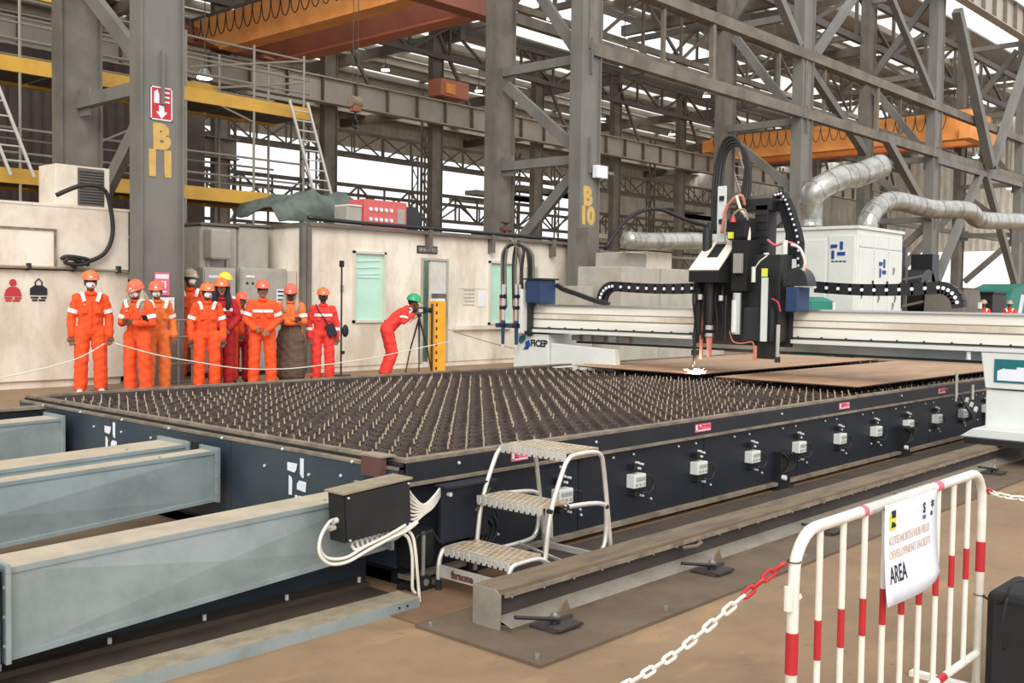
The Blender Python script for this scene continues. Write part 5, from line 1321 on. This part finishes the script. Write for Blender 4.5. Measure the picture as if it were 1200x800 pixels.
r = thing('gas_pole', 'dark grey post standing between the booth and the machine cabinet', 'post', (18.6, 14.6, 0)); box('post', 'grey_steel2', r, 0, .38, 0, .35, 0, 3.1); box('base', 'grey_steel2', r, -.1, .48, -.1, .45, 0, .03); 
o = MB().tube(smooth_path([(20.3, 15.4, 2.7), (20.9, 15.2, 3.45), (21.7, 14.9, 3.75), (22.6, 14.5, 3.5), (23.6, 14.0, 3.3)], 6), .05, 8).build('cable', 'cable_black', smooth=True); tag(o, 'thick dark cable sagging from the booth column towards the cutting head', 'cable')
o = MB().tube([(20.1, 15.42, 2.62), (22.5, 15.3, 2.58), (26, 15.2, 2.6)], .045, 8).build('pipe', 'grey_steel2'); tag(o, 'grey pipe running right from the booth column', 'pipe')
# green skip, drums, cyclone, sand, far machine
r = thing('green_tank', 'teal green tank standing left of the filter cabinet', 'tank', (25.4, 12.5, 0)); MB().cyl((0, 0, .1), (0, 0, 1.5), .6, 22).build('shell', 'green_paint', r, smooth=False); MB().cyl((0, 0, 1.5), (0, 0, 1.62), .6, 22, r1=.3).build('lid', 'green_paint', r); MB().cyl((0, -.62, .1), (0, -.62, 1.5), .04, 8).build('pipe', 'machine_white', r); MB().cyl((0, 0, 0), (0, 0, .1), .5, 16).build('base', 'black', r)
r = thing('cyclone', 'dark cyclone separator right of the filter cabinet', 'machine', (31.6, 13, 0)); MB().cyl((0, 0, 1.9), (0, 0, 3.2), .5, 18).build('drum', 'steel_dark', r); MB().cyl((0, 0, .8), (0, 0, 1.9), .12, 18, r1=.5).build('cone', 'steel_dark', r); MB().cyl((0, 0, 3.2), (0, 0, 3.6), .2, 14).build('outlet', 'steel_dark', r)
for a in range(4): MB().bar((.5 * cos(a * pi / 2), .5 * sin(a * pi / 2), 0), (.5 * cos(a * pi / 2), .5 * sin(a * pi / 2), 2.6), .1, .1).build('leg', 'truss_dark', r)
for k in range(3): MB().bar((-.7, -.7, .6 + k * .8), (.9, -.7, .75 + k * .8), .06, .06).build('rail', 'truss_dark', r)
r = thing('fan_unit', 'dark blower unit on a frame right of the filter cabinet', 'machine', (34.0, 12.6, 0)); box('frame', 'truss_dark', r, -.6, .9, 0, 1, 0, 1.2); MB().cyl((0, .1, 1.9), (0, .8, 1.9), .7, 20).build('scroll', 'steel_dark', r); MB().cyl((0, .05, 1.9), (0, .1, 1.9), .35, 16).build('inlet', 'grey_steel2', r); box('outlet', 'steel_dark', r, .3, .9, .1, .8, 1.9, 3.1)
r = thing('machine_housing', 'brown grey sloped machine housing below the big silver duct', 'machine', (33.3, 11.4, 0)); MB().prism([(0, 0), (1.8, 0), (2.0, 1.2), (1.6, 1.95), (.2, 1.95)], 'y', 0, 1.2).build('housing', 'grey_steel2', r); box('lid', 'rust_red', r, .1, 1.7, .0, 1.2, 1.95, 2.0); box('port', 'machine_white', r, 1.5, 1.75, -.05, 0, 1.35, 1.55)
o = MB(); vs = []; fs = []
n = 16
for i in range(n + 1):
    for j in range(n + 1):
        x = (i / n - .5) * 9; y = (j / n - .5) * 5; d = max(0, 1 - (x / 4.5) ** 2) * max(0, 1 - (y / 2.5) ** 2)
        vs.append((x, y, 2.3 * d ** .8 * (1 + .12 * sin(2.1 * x + y)) - .01))
for i in range(n):
    for j in range(n): a = i * (n + 1) + j; fs.append((a, a + n + 1, a + n + 2, a + 1))
o = o.add(vs, fs).build('sand_heap', 'sand', loc=(49, 22.2, 0), smooth=True); tag(o, 'low brownish heap beyond the beam at the right', 'heap')
r = thing('green_machine', 'teal green machine with a white striped side behind the two far workers', 'machine', (43.2, 13.2, 0)); MB().prism([(0, 0), (3.4, 0), (3.4, 1.9), (2.6, 2.35), (1.2, 2.1), (0, 1.0)], 'y', 0, 1.6).build('housing', 'green_paint', r); 
for k in range(4): MB().bar((1.6 + .12 * k, -.03, .6), (2.2 + .12 * k, -.03, 1.9), .03, .05).build('stripe', 'paper', r)
o = thing('dark_bin', 'black bin standing under the low heap at the right', 'bin', (41.0, 12.9, 0)); box('body', 'black', o, 0, 1.6, 0, 1, 0, 1.9, .02); box('lid', 'black', o, -.05, 1.65, -.05, 1.05, 1.9, 1.97)

# ================================================================ PEOPLE
def capsule(q, p0, p1, r0, r1, sx=1., n=12, mi=0):
    p0, p1 = Vector(p0), Vector(p1); d = p1 - p0; L = max(d.length, 1e-4); d = d / L
    a = Vector((1, 0, 0)) - d * d.x
    if a.length < .1: a = Vector((0, 1, 0)) - d * d.y
    a.normalize(); b = d.cross(a)
    rings = []
    for k in range(5): t = k / 4 * pi / 2; rings.append((p0 - d * r0 * cos(t), r0 * sin(t)))
    for k in range(5): t = k / 4 * pi / 2; rings.append((p1 + d * r1 * sin(t), r1 * cos(t)))
    vs = []
    for c, r in rings:
        r = max(r, .0005)
        for i in range(n): th = 2 * pi * i / n; vs.append(c + a * cos(th) * r * sx + b * sin(th) * r)
    fs = [(j * n + i, j * n + (i + 1) % n, (j + 1) * n + (i + 1) % n, (j + 1) * n + i) for j in range(len(rings) - 1) for i in range(n)]
    fs += [tuple(range(n - 1, -1, -1)), tuple(range((len(rings) - 1) * n, len(rings) * n))]
    q.add(vs, fs, mi)

def person(label, x, y, H, yaw, suit='c_orange', skin='skin', helmet='h_orange', mask=None, arms='down', lean=0., hood=None, glasses=False,
           strips=('arm', 'shoulder'), look=0., legs=.0, boots='boot', dress=None, nod=0., extra=None, z=0.0, stoop=0., group=None, hx=1.0, chest=None, cuffs=True, name='person'):
    s = H / 1.78   # H measured to the helmet top
    if 7.2 < x < 13: x *= .972; y *= .972
    root = thing(name, label, 'person', (x, y, z), group, rotz=yaw)
    # local frame: facing -Y, x to the figure's left side as seen from the front (right in view)
    caps = []   # p0,p1,r0,r1,sx,mat   mats: 0 suit 1 skin 2 boot 3 dress
    V = Vector
    ln = lean
    def T(v):   # lean the upper body forward (towards -Y) about the hips
        v = V(v)
        if v.z > .92 and ln:
            d = v.z - .92; yy = v.y; return V((v.x, yy * cos(ln) - d * sin(ln), .92 + d * cos(ln) + yy * sin(ln) * .0))
        return v
    def C(p0, p1, r0, r1, sx=1., m=0): caps.append((V(p0) * s, V(p1) * s, r0 * s, r1 * s, sx, m))
    hipw = .105; st = .03 + legs * .6
    # legs
    for sg in (-1, 1):
        hip = V((sg * hipw, 0, .90)); kn = V((sg * (hipw + st * .35), -.01 - stoop * .15, .48)); an = V((sg * (hipw + st * .5), .02 + stoop * .03, .10))
        C(hip, kn, .112, .098); C(kn, an + V((0, 0, .02)), .096, .092)
        C(an, an + V((0, 0, -.04)), .05, .045, m=2); C(an + V((0, .03, -.05)), an + V((sg * .02, -.15, -.06)), .045, .038, 1.0, 2)
    C((-.055, 0, .93), (.055, 0, .93), .12, .12); C(T((0, .01, .93)), T((0, .0, 1.16)), .132, .132, 1.28); C(T((0, 0, 1.14)), T((0, .0, 1.29)), .130, .122, 1.45)
    C(T((-.11, .01, 1.365)), T((.11, .01, 1.365)), .075, .075); C(T((0, .005, 1.38)), T((0, -.002, 1.45)), .075, .062)
    # neck and head
    hc = T((0, -.015, 1.60)) + V((look * .02, -nod * .05, -nod * .03))
    C(T((0, .0, 1.42)), hc + V((0, .01, -.08)), .056, .05, 1, 1)
    C(hc + V((0, .015, .045)), hc + V((0, -.005, -.01)), .088, .084, .86, 1); C(hc + V((0, -.02, -.03)), hc + V((0, -.045, -.085)), .065, .04, .92, 1)
    fr = V((sin(look), -cos(look), -nod * .6)).normalized()
    C(hc + fr * .085 + V((0, 0, .0)), hc + fr * .104 + V((0, 0, -.028)), .010, .016, 1, 1)
    side = V((cos(look), sin(look), 0))
    for sg in (-1, 1): C(hc + side * sg * .076 + V((0, .005, .0)), hc + side * sg * .078 + V((0, .01, -.03)), .012, .010, 1, 1)
    # arms
    hands = []
    def arm(sg, el, wr, hdir, curl=.5):
        sh = T((sg * .172, .01, 1.372)); el = V(el); wr = V(wr); el.x *= .93; wr.x *= .94
        C(sh, el, .076, .066); C(el, wr, .064, .052 if cuffs else .04)
        d = V(hdir).normalized(); C(wr - d * .02, wr + d * .02, .03, .03, 1, 1)
        pd = d.cross(V((0, 1, .15))).normalized()
        if abs(d.y) > .8: pd = V((1, 0, 0))
        nrm = d.cross(pd).normalized()
        C(wr + d * .03 + pd * .016, wr + d * .085 + pd * .02, .022, .022, 1, 1); C(wr + d * .03 - pd * .016, wr + d * .085 - pd * .02, .022, .022, 1, 1)
        for k in range(4):
            o = (k - 1.5) * .0215; L = (.066, .078, .072, .056)[k]
            b = wr + d * .095 + pd * o; m_ = b + d * L * .55 + nrm * curl * .018; e = m_ + d * L * .45 * (1 - curl * .5) + nrm * curl * .035
            C(b, m_, .0092, .0088, 1, 1); C(m_, e, .0088, .0078, 1, 1)
        b = wr + d * .035 + pd * .034 * sg; m_ = b + d * .035 + pd * .022 * sg + nrm * .01; C(b, m_, .012, .0105, 1, 1); C(m_, m_ + d * .03 + nrm * .012, .0105, .009, 1, 1)
        hands.append(wr)
        return sh, el, wr
    A = {}
    if arms == 'down':
        A[-1] = arm(-1, (-.27, .03, 1.10), (-.27, -.03, .86), (.05, -.12, -1)); A[1] = arm(1, (.27, .03, 1.10), (.27, -.03, .86), (-.05, -.12, -1))
    elif arms == 'phone':
        A[-1] = arm(-1, (-.27, .0, 1.10), (-.10, -.25, 1.12), (.8, -.5, .25), .9); A[1] = arm(1, (.27, .0, 1.10), (.12, -.24, 1.10), (-.7, -.5, .35), .9)
    elif arms == 'folded':
        A[-1] = arm(-1, (-.25, -.06, 1.12), (.05, -.20, 1.14), (1, -.15, .12), .4); A[1] = arm(1, (.25, -.06, 1.10), (-.05, -.22, 1.08), (-1, -.1, .05), .4)
    elif arms == 'clasped':
        A[-1] = arm(-1, (-.27, -.02, 1.10), (-.06, -.20, .95), (.8, -.2, -.3), .8); A[1] = arm(1, (.27, -.02, 1.10), (.08, -.20, .95), (-.7, -.2, -.35), .8)
    elif arms == 'waist':
        A[-1] = arm(-1, (-.28, .0, 1.12), (-.16, -.16, .98), (.8, -.4, -.1), .9); A[1] = arm(1, (.29, .02, 1.12), (.10, -.19, .97), (-.6, -.3, -.6), .6)
    elif arms == 'camera':
        A[-1] = arm(-1, T((-.24, -.16, 1.14)), T((-.09, -.30, 1.28)), (.4, -.8, .3), .9); A[1] = arm(1, T((.24, -.18, 1.14)), T((.09, -.30, 1.26)), (-.4, -.8, .3), .9)
    elif arms == 'hip':
        A[-1] = arm(-1, (-.27, .03, 1.10), (-.27, -.03, .86), (.05, -.12, -1)); A[1] = arm(1, (.28, .04, 1.12), (.26, -.08, .90), (-.2, -.4, -.9))
    if dress:
        C((0, 0, 1.05), (0, .0, .78), .12, .19, 1.35, 3); C((0, 0, .80), (0, 0, .30), .19, .22, 1.25, 3); C((0, 0, .35), (0, 0, .22), .22, .21, 1.25, 3)
    q = MB()
    for c in caps: capsule(q, *c[:5])
    me = bpy.data.meshes.new('body'); me.from_pydata(q.v, [], q.f)
    bm = bmesh.new(); bm.from_mesh(me); bmesh.ops.recalc_face_normals(bm, faces=bm.faces); bm.to_mesh(me); bm.free()
    tmp = bpy.data.objects.new('tmp', me); COL.objects.link(tmp)
    rm = tmp.modifiers.new('r', 'REMESH'); rm.mode = 'VOXEL'; rm.voxel_size = .0085; rm.use_smooth_shade = True
    sm = tmp.modifiers.new('s', 'SMOOTH'); sm.factor = .5; sm.iterations = 2
    dg = bpy.context.evaluated_depsgraph_get(); me2 = bpy.data.meshes.new_from_object(tmp.evaluated_get(dg))
    bpy.data.objects.remove(tmp); bpy.data.meshes.remove(me)
    me2.name = 'body'; me2.materials.clear()
    for m in (suit, skin, boots, dress or suit): me2.materials.append(MATS[m])
    nv = len(me2.vertices); co = np.empty(nv * 3); me2.vertices.foreach_get('co', co); co = co.reshape(-1, 3)
    npoly = len(me2.polygons); ce = np.empty(npoly * 3); me2.polygons.foreach_get('center', ce); ce = ce.reshape(-1, 3)
    def near(P):
        best = np.full(len(P), 1e9); idx = np.zeros(len(P), int)
        for (a, b, r0, r1, sx, m) in caps:
            a = np.array(a); b = np.array(b); ab = b - a; t = np.clip(((P - a) @ ab) / max(ab @ ab, 1e-9), 0, 1)
            d = np.linalg.norm(P - (a + t[:, None] * ab), axis=1) - (r0 + (r1 - r0) * t) * (sx if sx > 1 else 1)
            w = d < best; best[w] = d[w]; idx[w] = m
        return idx
    me2.polygons.foreach_set('material_index', near(ce).astype(np.int32))
    # cloth folds
    vm = near(co); no = np.empty(nv * 3); me2.vertices.foreach_get('normal', no); no = no.reshape(-1, 3)
    X_, Y_, Z_ = co.T; ph = x * 3.1
    fo = (np.sin(38 * Z_ + 14 * X_ + 3 * np.sin(11 * X_ + ph)) * .5 + np.sin(61 * Z_ - 22 * X_ + 9 * Y_ + ph) * .3 + np.sin(24 * X_ + 19 * Y_ + 9 * Z_) * .4) * .006
    fo[(vm == 1) | (vm == 2)] = 0
    co += no * fo[:, None]; me2.vertices.foreach_set('co', co.ravel()); me2.shade_smooth()
    body = link('body', me2, root)
    hcS = hc * s
    RM = Matrix.Rotation(look, 3, 'Z') @ Matrix.Rotation(nod * .6, 3, 'X')
    def HX(v): return hcS + RM @ (V(v) * s)
    def band(a, b, r0, r1, t0, t1, nm='reflective_band'):
        p0 = a.lerp(b, t0) * s; p1 = a.lerp(b, t1) * s; MB().cyl(p0, p1, (r0 + (r1 - r0) * t0) * s * 1.16, 14, r1=(r0 + (r1 - r0) * t1) * s * 1.16, cap=False).build(nm, 'reflect', root, smooth=True)
    for sg in (-1, 1):
        sh, el, wr = A[sg]
        if 'arm' in strips: band(sh, el, .076, .066, .55, .76)
        if 'wrist' in strips: band(el, wr, .064, .052, .35, .58)
        if 'shoulder' in strips:
            q = MB(); pts = [T((sg * (.085 + .012 * k), -.137 + .018 * k * (k > 3) * 0 + [0, -.008, -.004, .02, .055, .085][k], [1.33, 1.37, 1.415, 1.442, 1.452, 1.45][k])) * s for k in range(6)]
            for a, b in zip(pts[:-1], pts[1:]): q.bar(a, b, .05 * s, .012 * s, upv=(0, -.6, .6))
            q.build('shoulder_strip', 'reflect', root)
    if 'chest' in strips or chest:
        q = MB(); 
        for k in range(10):
            a0 = -pi * .82 + k * pi * .064; f = lambda a, zz: T((.194 * cos(a), .146 * sin(a), zz)) * s
            q.add([f(a0, 1.235), f(a0 + pi * .066, 1.235), f(a0 + pi * .066, 1.285), f(a0, 1.285)], [(0, 1, 2, 3)])
        o = q.build('chest_strip', 'reflect', root); md = o.modifiers.new('t', 'SOLIDIFY'); md.thickness = .006
    # collar, front seam, belt
    q = MB(); cp = [T((.07 * cos(a), .065 * sin(a) - .01, 1.452 - .02 * (sin(a) < -.5))) * s for a in [k * pi / 8 for k in range(16)]]
    q.tube(cp, .016 * s, 6, closed=True); q.build('collar', suit, root, smooth=True)
    MB().tube([T((0, -.138, 1.36)) * s, T((0.002, -.155, 1.2)) * s, T((0, -.148, 1.05)) * s, V((0, -.142, .95)) * s], .006 * s, 5).build('front_seam', suit, root)
    for sg in (-1, 1): MB().obx(T((sg * .085, -.146, 1.20)) * s, (.04 * s, 0, 0), (0, .006 * s, 0), (0, 0, .04 * s)).build('pocket', suit, root, bevel=.004)
    # eyes, mouth, hair
    for sg in (-1, 1):
        MB().sph(HX((sg * .03, -.080, .012)), .011 * s, 8).build('eye', 'paper', root, smooth=True)
        MB().sph(HX((sg * .03, -.0885, .012)), .0055 * s, 6).build('pupil', 'ink', root)
    MB().sph(HX((0, -.094, -.055)), (.022 * s, .008 * s, .006 * s), 8).build('mouth', 'skin_dark', root, smooth=True)
    MB().sph(HX((0, .03, .035)), (.084 * s, .082 * s, .085 * s), 14).build('hair', 'hair', root, smooth=True)
    # helmet: dome, brim, ridge
    if helmet:
        q = MB(); n = 20; rings = []; cz = .048
        for (rr, zz) in ((.118, 0), (.117, .02), (.112, .05), (.098, .082), (.072, .106), (.038, .120), (.001, .124)):
            rings.append((rr, zz))
        vs = []
        for rr, zz in rings:
            for k in range(n): a = 2 * pi * k / n; vs.append(HX((rr * 1.0 * cos(a), rr * 1.17 * sin(a) + .004, cz + zz)))
        for k in range(n):
            a = 2 * pi * k / n; f = max(0, -sin(a)) ** 2; vs.append(HX(((.122 + .006) * 1.02 * cos(a), (.130 + .045 * f) * 1.08 * sin(a) + .004, cz - .004 - .012 * f)))
        fs = [(j * n + k, j * n + (k + 1) % n, (j + 1) * n + (k + 1) % n, (j + 1) * n + k) for j in range(len(rings) - 1) for k in range(n)]
        L0 = len(rings) * n
        fs += [(k, L0 + k, L0 + (k + 1) % n, (k + 1) % n) for k in range(n)]
        q.add(vs, fs); h = q.build('helmet', helmet, root, smooth=True); md = h.modifiers.new('t', 'SOLIDIFY'); md.thickness = .004; md.offset = -1
        MB().tube([HX((0, -.125, cz + .03)), HX((0, -.10, cz + .092)), HX((0, -.03, cz + .128)), HX((0, .06, cz + .118)), HX((0, .12, cz + .05))], .012 * s, 6).build('ridge', helmet, h, smooth=True)
        MB().obx(HX((0, -.131, cz + .028)), (RM @ V((.018, 0, 0))) * s, (0, .003 * s, 0), (0, 0, .014 * s)).build('badge', 'paper', h)
        MB().tube([HX((.088, -.0, .04)), HX((.075, -.03, -.05)), HX((0, -.055, -.118)), HX((-.075, -.03, -.05)), HX((-.088, 0, .04))], .004 * s, 5).build('chin_strap', 'ink', h)
    if mask:
        q = MB(); q.sph(HX((0, -.062, -.035)), (.062 * s, .062 * s, .052 * s), 14); q.build('face_mask', mask, root, smooth=True)
        if mask == 'mask': MB().sph(HX((.022, -.118, -.045)), (.013 * s, .008 * s, .013 * s), 8).build('valve', 'steel_dark', root, smooth=True)
    if glasses: 
        q = MB(); pts = [HX((.078 * cos(a), .095 * sin(a) - .003, .014)) for a in [-pi + k * pi / 10 for k in range(11)]]
        for a, b in zip(pts[:-1], pts[1:]): q.bar(a, b, .008 * s, .03 * s)
        q.build('safety_glasses', 'lens', root)
    if hood:
        q = MB(); q.sph(HX((0, .03, -.01)), (.105 * s, .09 * s, .12 * s), 16); q.tube([HX((0, .05, -.05)), HX((0, .09, -.2)), HX((0, .12, -.32))], [.1 * s, .13 * s, .10 * s], 12)
        for sg in (-1, 1): q.tube([HX((sg * .09, .0, .03)), HX((sg * .10, -.02, -.08)), HX((sg * .11, -.09, -.2)), HX((sg * .09, -.13, -.34))], [.03 * s, .04 * s, .045 * s, .03 * s], 8)
        q.build('headscarf', hood, root, smooth=True)
    root['s'] = s
    return root, s, T, HX, A
P = {}
pi_ = pi
# yaw 0 faces -Y; the workers face the camera (towards -X,-Y)
def F(x, y): return -atan2(x, y)    # rotation turning -Y towards the viewer side
P['a'] = person('tall worker in orange coveralls, white mask and dark glasses, leftmost of the row', 7.04, 14.60, 1.80, F(7.0, 14.6) * .9, 'c_orange', 'skin', 'h_orange', 'mask', 'down', glasses=True, legs=.05, boots='shoe_white')
P['b'] = person('worker in orange coveralls with white mask bending his head over a phone', 7.68, 14.45, 1.69, F(7.7, 14.6) - .55, 'c_orange', 'skin', 'h_salmon', 'mask', 'phone', hood='cloth_veil', nod=.5, look=.0, legs=.03)
P['c'] = person('worker in paler orange coveralls looking over at the phone in front of the column', 8.14, 14.72, 1.68, F(8.1, 14.6) + .30, 'c_orange2', 'skin', 'h_salmon', 'mask', 'hip', look=-.4, legs=.03, boots='shoe_white', nod=.2)
P['d'] = person('shorter worker in orange coveralls with white mask right of the lettered column', 8.90, 14.55, 1.66, F(8.9, 14.6) * .9, 'c_orange', 'skin_dark', 'h_orange', 'mask', 'down', look=.15, legs=.02, boots='boot_tan')
P['e'] = person('worker in a dark hood and crimson suit with a white chest strip', 9.35, 14.85, 1.74, F(9.3, 14.8) * .8, 'c_crimson', 'skin2', 'h_orange', None, 'waist', look=-.1, glasses=False, hood='c_navy', strips=('chest',))
P['f'] = person('worker partly hidden between the row and the grey cabinet, face turned away', 10.10, 15.45, 1.52, F(9.6, 15) * .6, 'c_crimson', 'skin', 'h_salmon', None, 'down', look=.8)
P['g'] = person('broad unmasked worker in orange coveralls with a white chest strip', 9.86, 14.45, 1.72, F(9.8, 14.5) * .9, 'c_orange', 'skin2', 'h_salmon', None, 'waist', glasses=True, legs=.08, strips=('arm', 'chest'))
P['h'] = person('worker in a beige scarf and long brown dress, arms folded in orange sleeves', 10.60, 14.70, 1.68, F(10.6, 14.7) - .1, 'c_orange2', 'skin_dark', 'h_salmon', None, 'folded', hood='cloth_veil', dress='c_dress', nod=.35, strips=('arm',))
P['i'] = person('slim worker in red with a shoulder bag, right end of the row', 11.20, 14.60, 1.62, F(11.2, 14.6) * .9, 'c_red', 'skin', 'h_orange', 'ink', 'down', strips=('wrist', 'chest'), legs=.02)
P['j'] = person('worker in orange and a pale helmet just right of the lettered column', 9.74, 16.5, 1.91, F(8.7, 15) * .8, 'c_orange', 'skin', 'cloth_veil', 'mask', 'down', look=.5)
P['k'] = person('cameraman in red coveralls and green helmet bending to a tripod camera', 12.62, 14.55, 1.72, -.9 + 1.9, 'c_red', 'skin', 'h_green', None, 'camera', lean=.75, nod=.3, strips=('arm', 'shoulder'), legs=.06, stoop=.6)
P['l'] = person('distant worker in red with pale helmet beyond the beam, left one of the pair', 37.2, 12.0, 1.66, -1.2, 'c_red', 'skin', 'cloth_veil', None, 'down')
P['m'] = person('distant worker in red with pale helmet beyond the beam, right one of the pair', 40.0, 12.0, 1.66, -1.25, 'c_red', 'skin', 'cloth_veil', None, 'down')
# phone, bag strap, extra helmet, flag patches
r = thing('smartphone', 'dark smartphone held in the hands of the worker bending his head', 'phone', (7.45, 13.79, 1.10), rotz=F(7.7, 14.6) - .4); o = MB().obx((0, 0, 0), (.036, 0, 0), (0, .004, .003), (0, -.05, .06)).build('case', 'ink', r)
o = MB().obx((0, .005, .003), (.032, 0, 0), (0, .001, .001), (0, -.045, .054)).build('screen', 'lens', r)
pr0, s0, T0, HX0, A0 = P['i']
MB().tube([T0((-.13, .0, 1.45)) * s0, T0((-.10, -.115, 1.36)) * s0, T0((.02, -.16, 1.18)) * s0, T0((.13, -.13, 1.0)) * s0], .012, 6).build('strap', 'c_navy', pr0, smooth=True)
o = MB().obx((0, 0, 0), (.08, 0, 0), (0, .03, 0), (0, 0, .11)).build('shoulder_bag', 'c_navy', pr0, bevel=.02); o.location = T0((.14, -.15, .98)) * s0; o.rotation_euler = (0, -.35, 0)
for key in ('a', 'b'):
    rr, s_, T_, HX_, A_ = P[key]; sh, el, wr = A_[-1]; c_ = sh.lerp(el, .38) * s_
    o = MB().obx((0, 0, 0), (.002, 0, 0), (0, .03, 0), (0, 0, .008)).build('flag_patch', 'gold_text', rr); o.location = c_ + Vector((-.066, -.02, 0)); o2 = MB().obx((0, 0, .016), (.002, 0, 0), (0, .03, 0), (0, 0, .008)).build('flag_patch', 'ink', rr); o2.location = o.location
    o.rotation_euler = o2.rotation_euler = (0, .1, .3)
    text('lettering', 'eni', .03, T_((-.085, -.155, 1.285)) * s_, (1, 0, 0), (0, 0, 1), 'reflect', rr, .001)
hz = thing('hard_hat', 'yellow hard hat worn by the worker behind the dark hooded one', 'helmet', (9.62, 15.35, 1.72), rotz=.6)
q = MB(); n = 18; vs = []; rg = ((.118, 0), (.114, .03), (.098, .07), (.07, .10), (.035, .115), (.001, .12))
for rr, zz in rg:
    for k in range(n): a = 2 * pi * k / n; vs.append((rr * cos(a), rr * 1.15 * sin(a), zz))
for k in range(n): a = 2 * pi * k / n; f = max(0, -sin(a)) ** 2; vs.append((.128 * cos(a), (.135 + .05 * f) * sin(a), -.01))
fs = [(j * n + k, j * n + (k + 1) % n, (j + 1) * n + (k + 1) % n, (j + 1) * n + k) for j in range(len(rg) - 1) for k in range(n)] + [(k, len(rg) * n + k, len(rg) * n + (k + 1) % n, (k + 1) % n) for k in range(n)]
q.add(vs, fs); q.build('shell', 'h_yellow', hz, smooth=True); MB().tube([(0, -.12, .04), (0, -.06, .11), (0, .06, .11), (0, .12, .04)], .01, 6).build('ridge', 'h_yellow', hz)
nb = person('worker under the yellow hard hat, mostly hidden in the group', 9.70, 15.3, 1.76, F(9.6, 15.2) * .7, 'c_orange', 'skin', None, None, 'down')
hz.location = (9.70 * .972, 15.3 * .972, 1.72); hz.rotation_euler = (0, 0, F(9.6, 15.2))
# tripod and camera
t = thing('camera_tripod', 'black camera tripod standing in front of the cameraman', 'tripod', (13.30, 14.42, 0))
for a in (2.2, -.6, .8): MB().tube([(0, 0, 1.08), (.16 * cos(a), .16 * sin(a), .5), (.26 * cos(a), .26 * sin(a), .0)], [.018, .014, .010], 8).build('leg', 'black', t)
MB().cyl((0, 0, .85), (0, 0, 1.16), .02, 8).build('column', 'black', t); MB().cyl((0, 0, 1.10), (0, 0, 1.16), .045, 10).build('head', 'black', t); MB().tube([(0, 0, 1.12), (-.18, -.02, 1.05), (-.25, -.02, 1.0)], .008, 6).build('pan_handle', 'black', t)
t = thing('video_camera', 'black video camera on the tripod', 'camera', (13.30, 14.42, 1.165), rotz=-.15); box('body', 'black_matte', t, -.16, .12, -.05, .05, 0, .12, .01); MB().cyl((.12, 0, .06), (.26, 0, .06), .045, 14).build('lens', 'black', t); MB().cyl((.24, 0, .06), (.27, 0, .06), .052, 14).build('lens_hood', 'black', t); box('viewfinder', 'black', t, -.2, -.1, -.03, .03, .11, .15); box('screen', 'silver', t, -.08, .02, -.09, -.05, .02, .09)
r = thing('marker_post', 'orange yellow perforated steel post right of the cameraman', 'post', (13.55, 14.25, 0)); box('post', 'yellow', r, 0, .28, 0, .16, 0, 1.40, .004); box('cap', 'machine_white', r, .02, .26, .0, .16, 1.40, 1.45); box('side_strip', 'rust_red', r, -.004, 0, .05, .11, .05, 1.35)
for k in range(9): MB().bx(.02, .06, -.004, .0, .1 + k * .15, .16 + k * .15).build('slot', 'black', r)
r = thing('selfie_pole', 'thin dark upright pole with a small dark bag in front of the booth', 'pole', (12.08, 15.2, 0)); MB().cyl((0, 0, 0), (0, 0, 2.05), .016, 8).build('rod', 'black', r); box('tip', 'black', r, -.04, .04, -.03, .03, 2.0, 2.12, .01); MB().cyl((0, 0, 0), (0, 0, .02), .18, 14).build('base', 'black', r)
MB().sph((.07, -.03, .83), (.07, .05, .12), 12).build('bag', 'ink', r, smooth=True); box('clip', 'black', r, .0, .06, -.03, .03, .4, .46)
# tape barrier in front of the workers
def tape(label, pts, m='dust_top', rad=.008):
    o = MB().tube(smooth_path(pts, 6), rad, 6).build('barrier_cord', m, smooth=True); return tag(o, label, 'cord')
tape('white cord strung from the left edge to the first worker', [(4.6, 13.6, .30), (5.4, 13.6, .38), (6.31, 13.6, .57), (6.75, 13.6, .78)], 'cable_white', .009)
tape('white cord sagging in front of the group by the column', [(6.9, 13.6, .78), (7.54, 13.6, .60), (8.21, 13.6, .47), (8.86, 13.6, .36), (9.5, 13.6, .32), (10.13, 13.6, .33), (11.36, 13.6, .42), (12.4, 13.6, .55), (13.37, 13.6, .68)], 'cable_white', .009)
tape('dull cord sagging to the right of the orange post', [(13.85, 14.2, .86), (15.2, 14.2, .55), (16.6, 14.2, .33), (18.0, 14.2, .30)], 'dust_top', .008)
r = thing('cord_post', 'grey steel post carrying the cord behind the first worker', 'post', (7.36, 14.9, 0)); box('post', 'grey_steel2', r, 0, .08, 0, .08, 0, .9); box('base', 'grey_steel2', r, -.1, .18, -.1, .18, 0, .02)
r = thing('guard_rail', 'low grey pipe guard rail in front of the lettered column', 'rail', (8.45, 15.1, 0))
for x in (0, .28, .52): MB().cyl((x, 0, 0), (x, 0, .8), .02, 8).build('post', 'scaff', r)
for z in (.35, .78, 1.05): MB().cyl((-.05, 0, z), (.56, 0, z), .018, 8).build('rail', 'scaff', r)
MB().cyl((.28, 0, .8), (.28, 0, 1.05), .018, 8).build('post', 'scaff', r)
r = thing('pallet_block', 'small brown wooden block on the floor between the scarfed worker and the booth', 'block', (10.75, 14.35, 0)); box('board', 'wood_pallet', r, -.2, .2, -.1, .1, .12, .16); box('block', 'wood_pallet', r, -.2, -.08, -.1, .1, 0, .12); box('block', 'wood_pallet', r, .08, .2, -.1, .1, 0, .12)
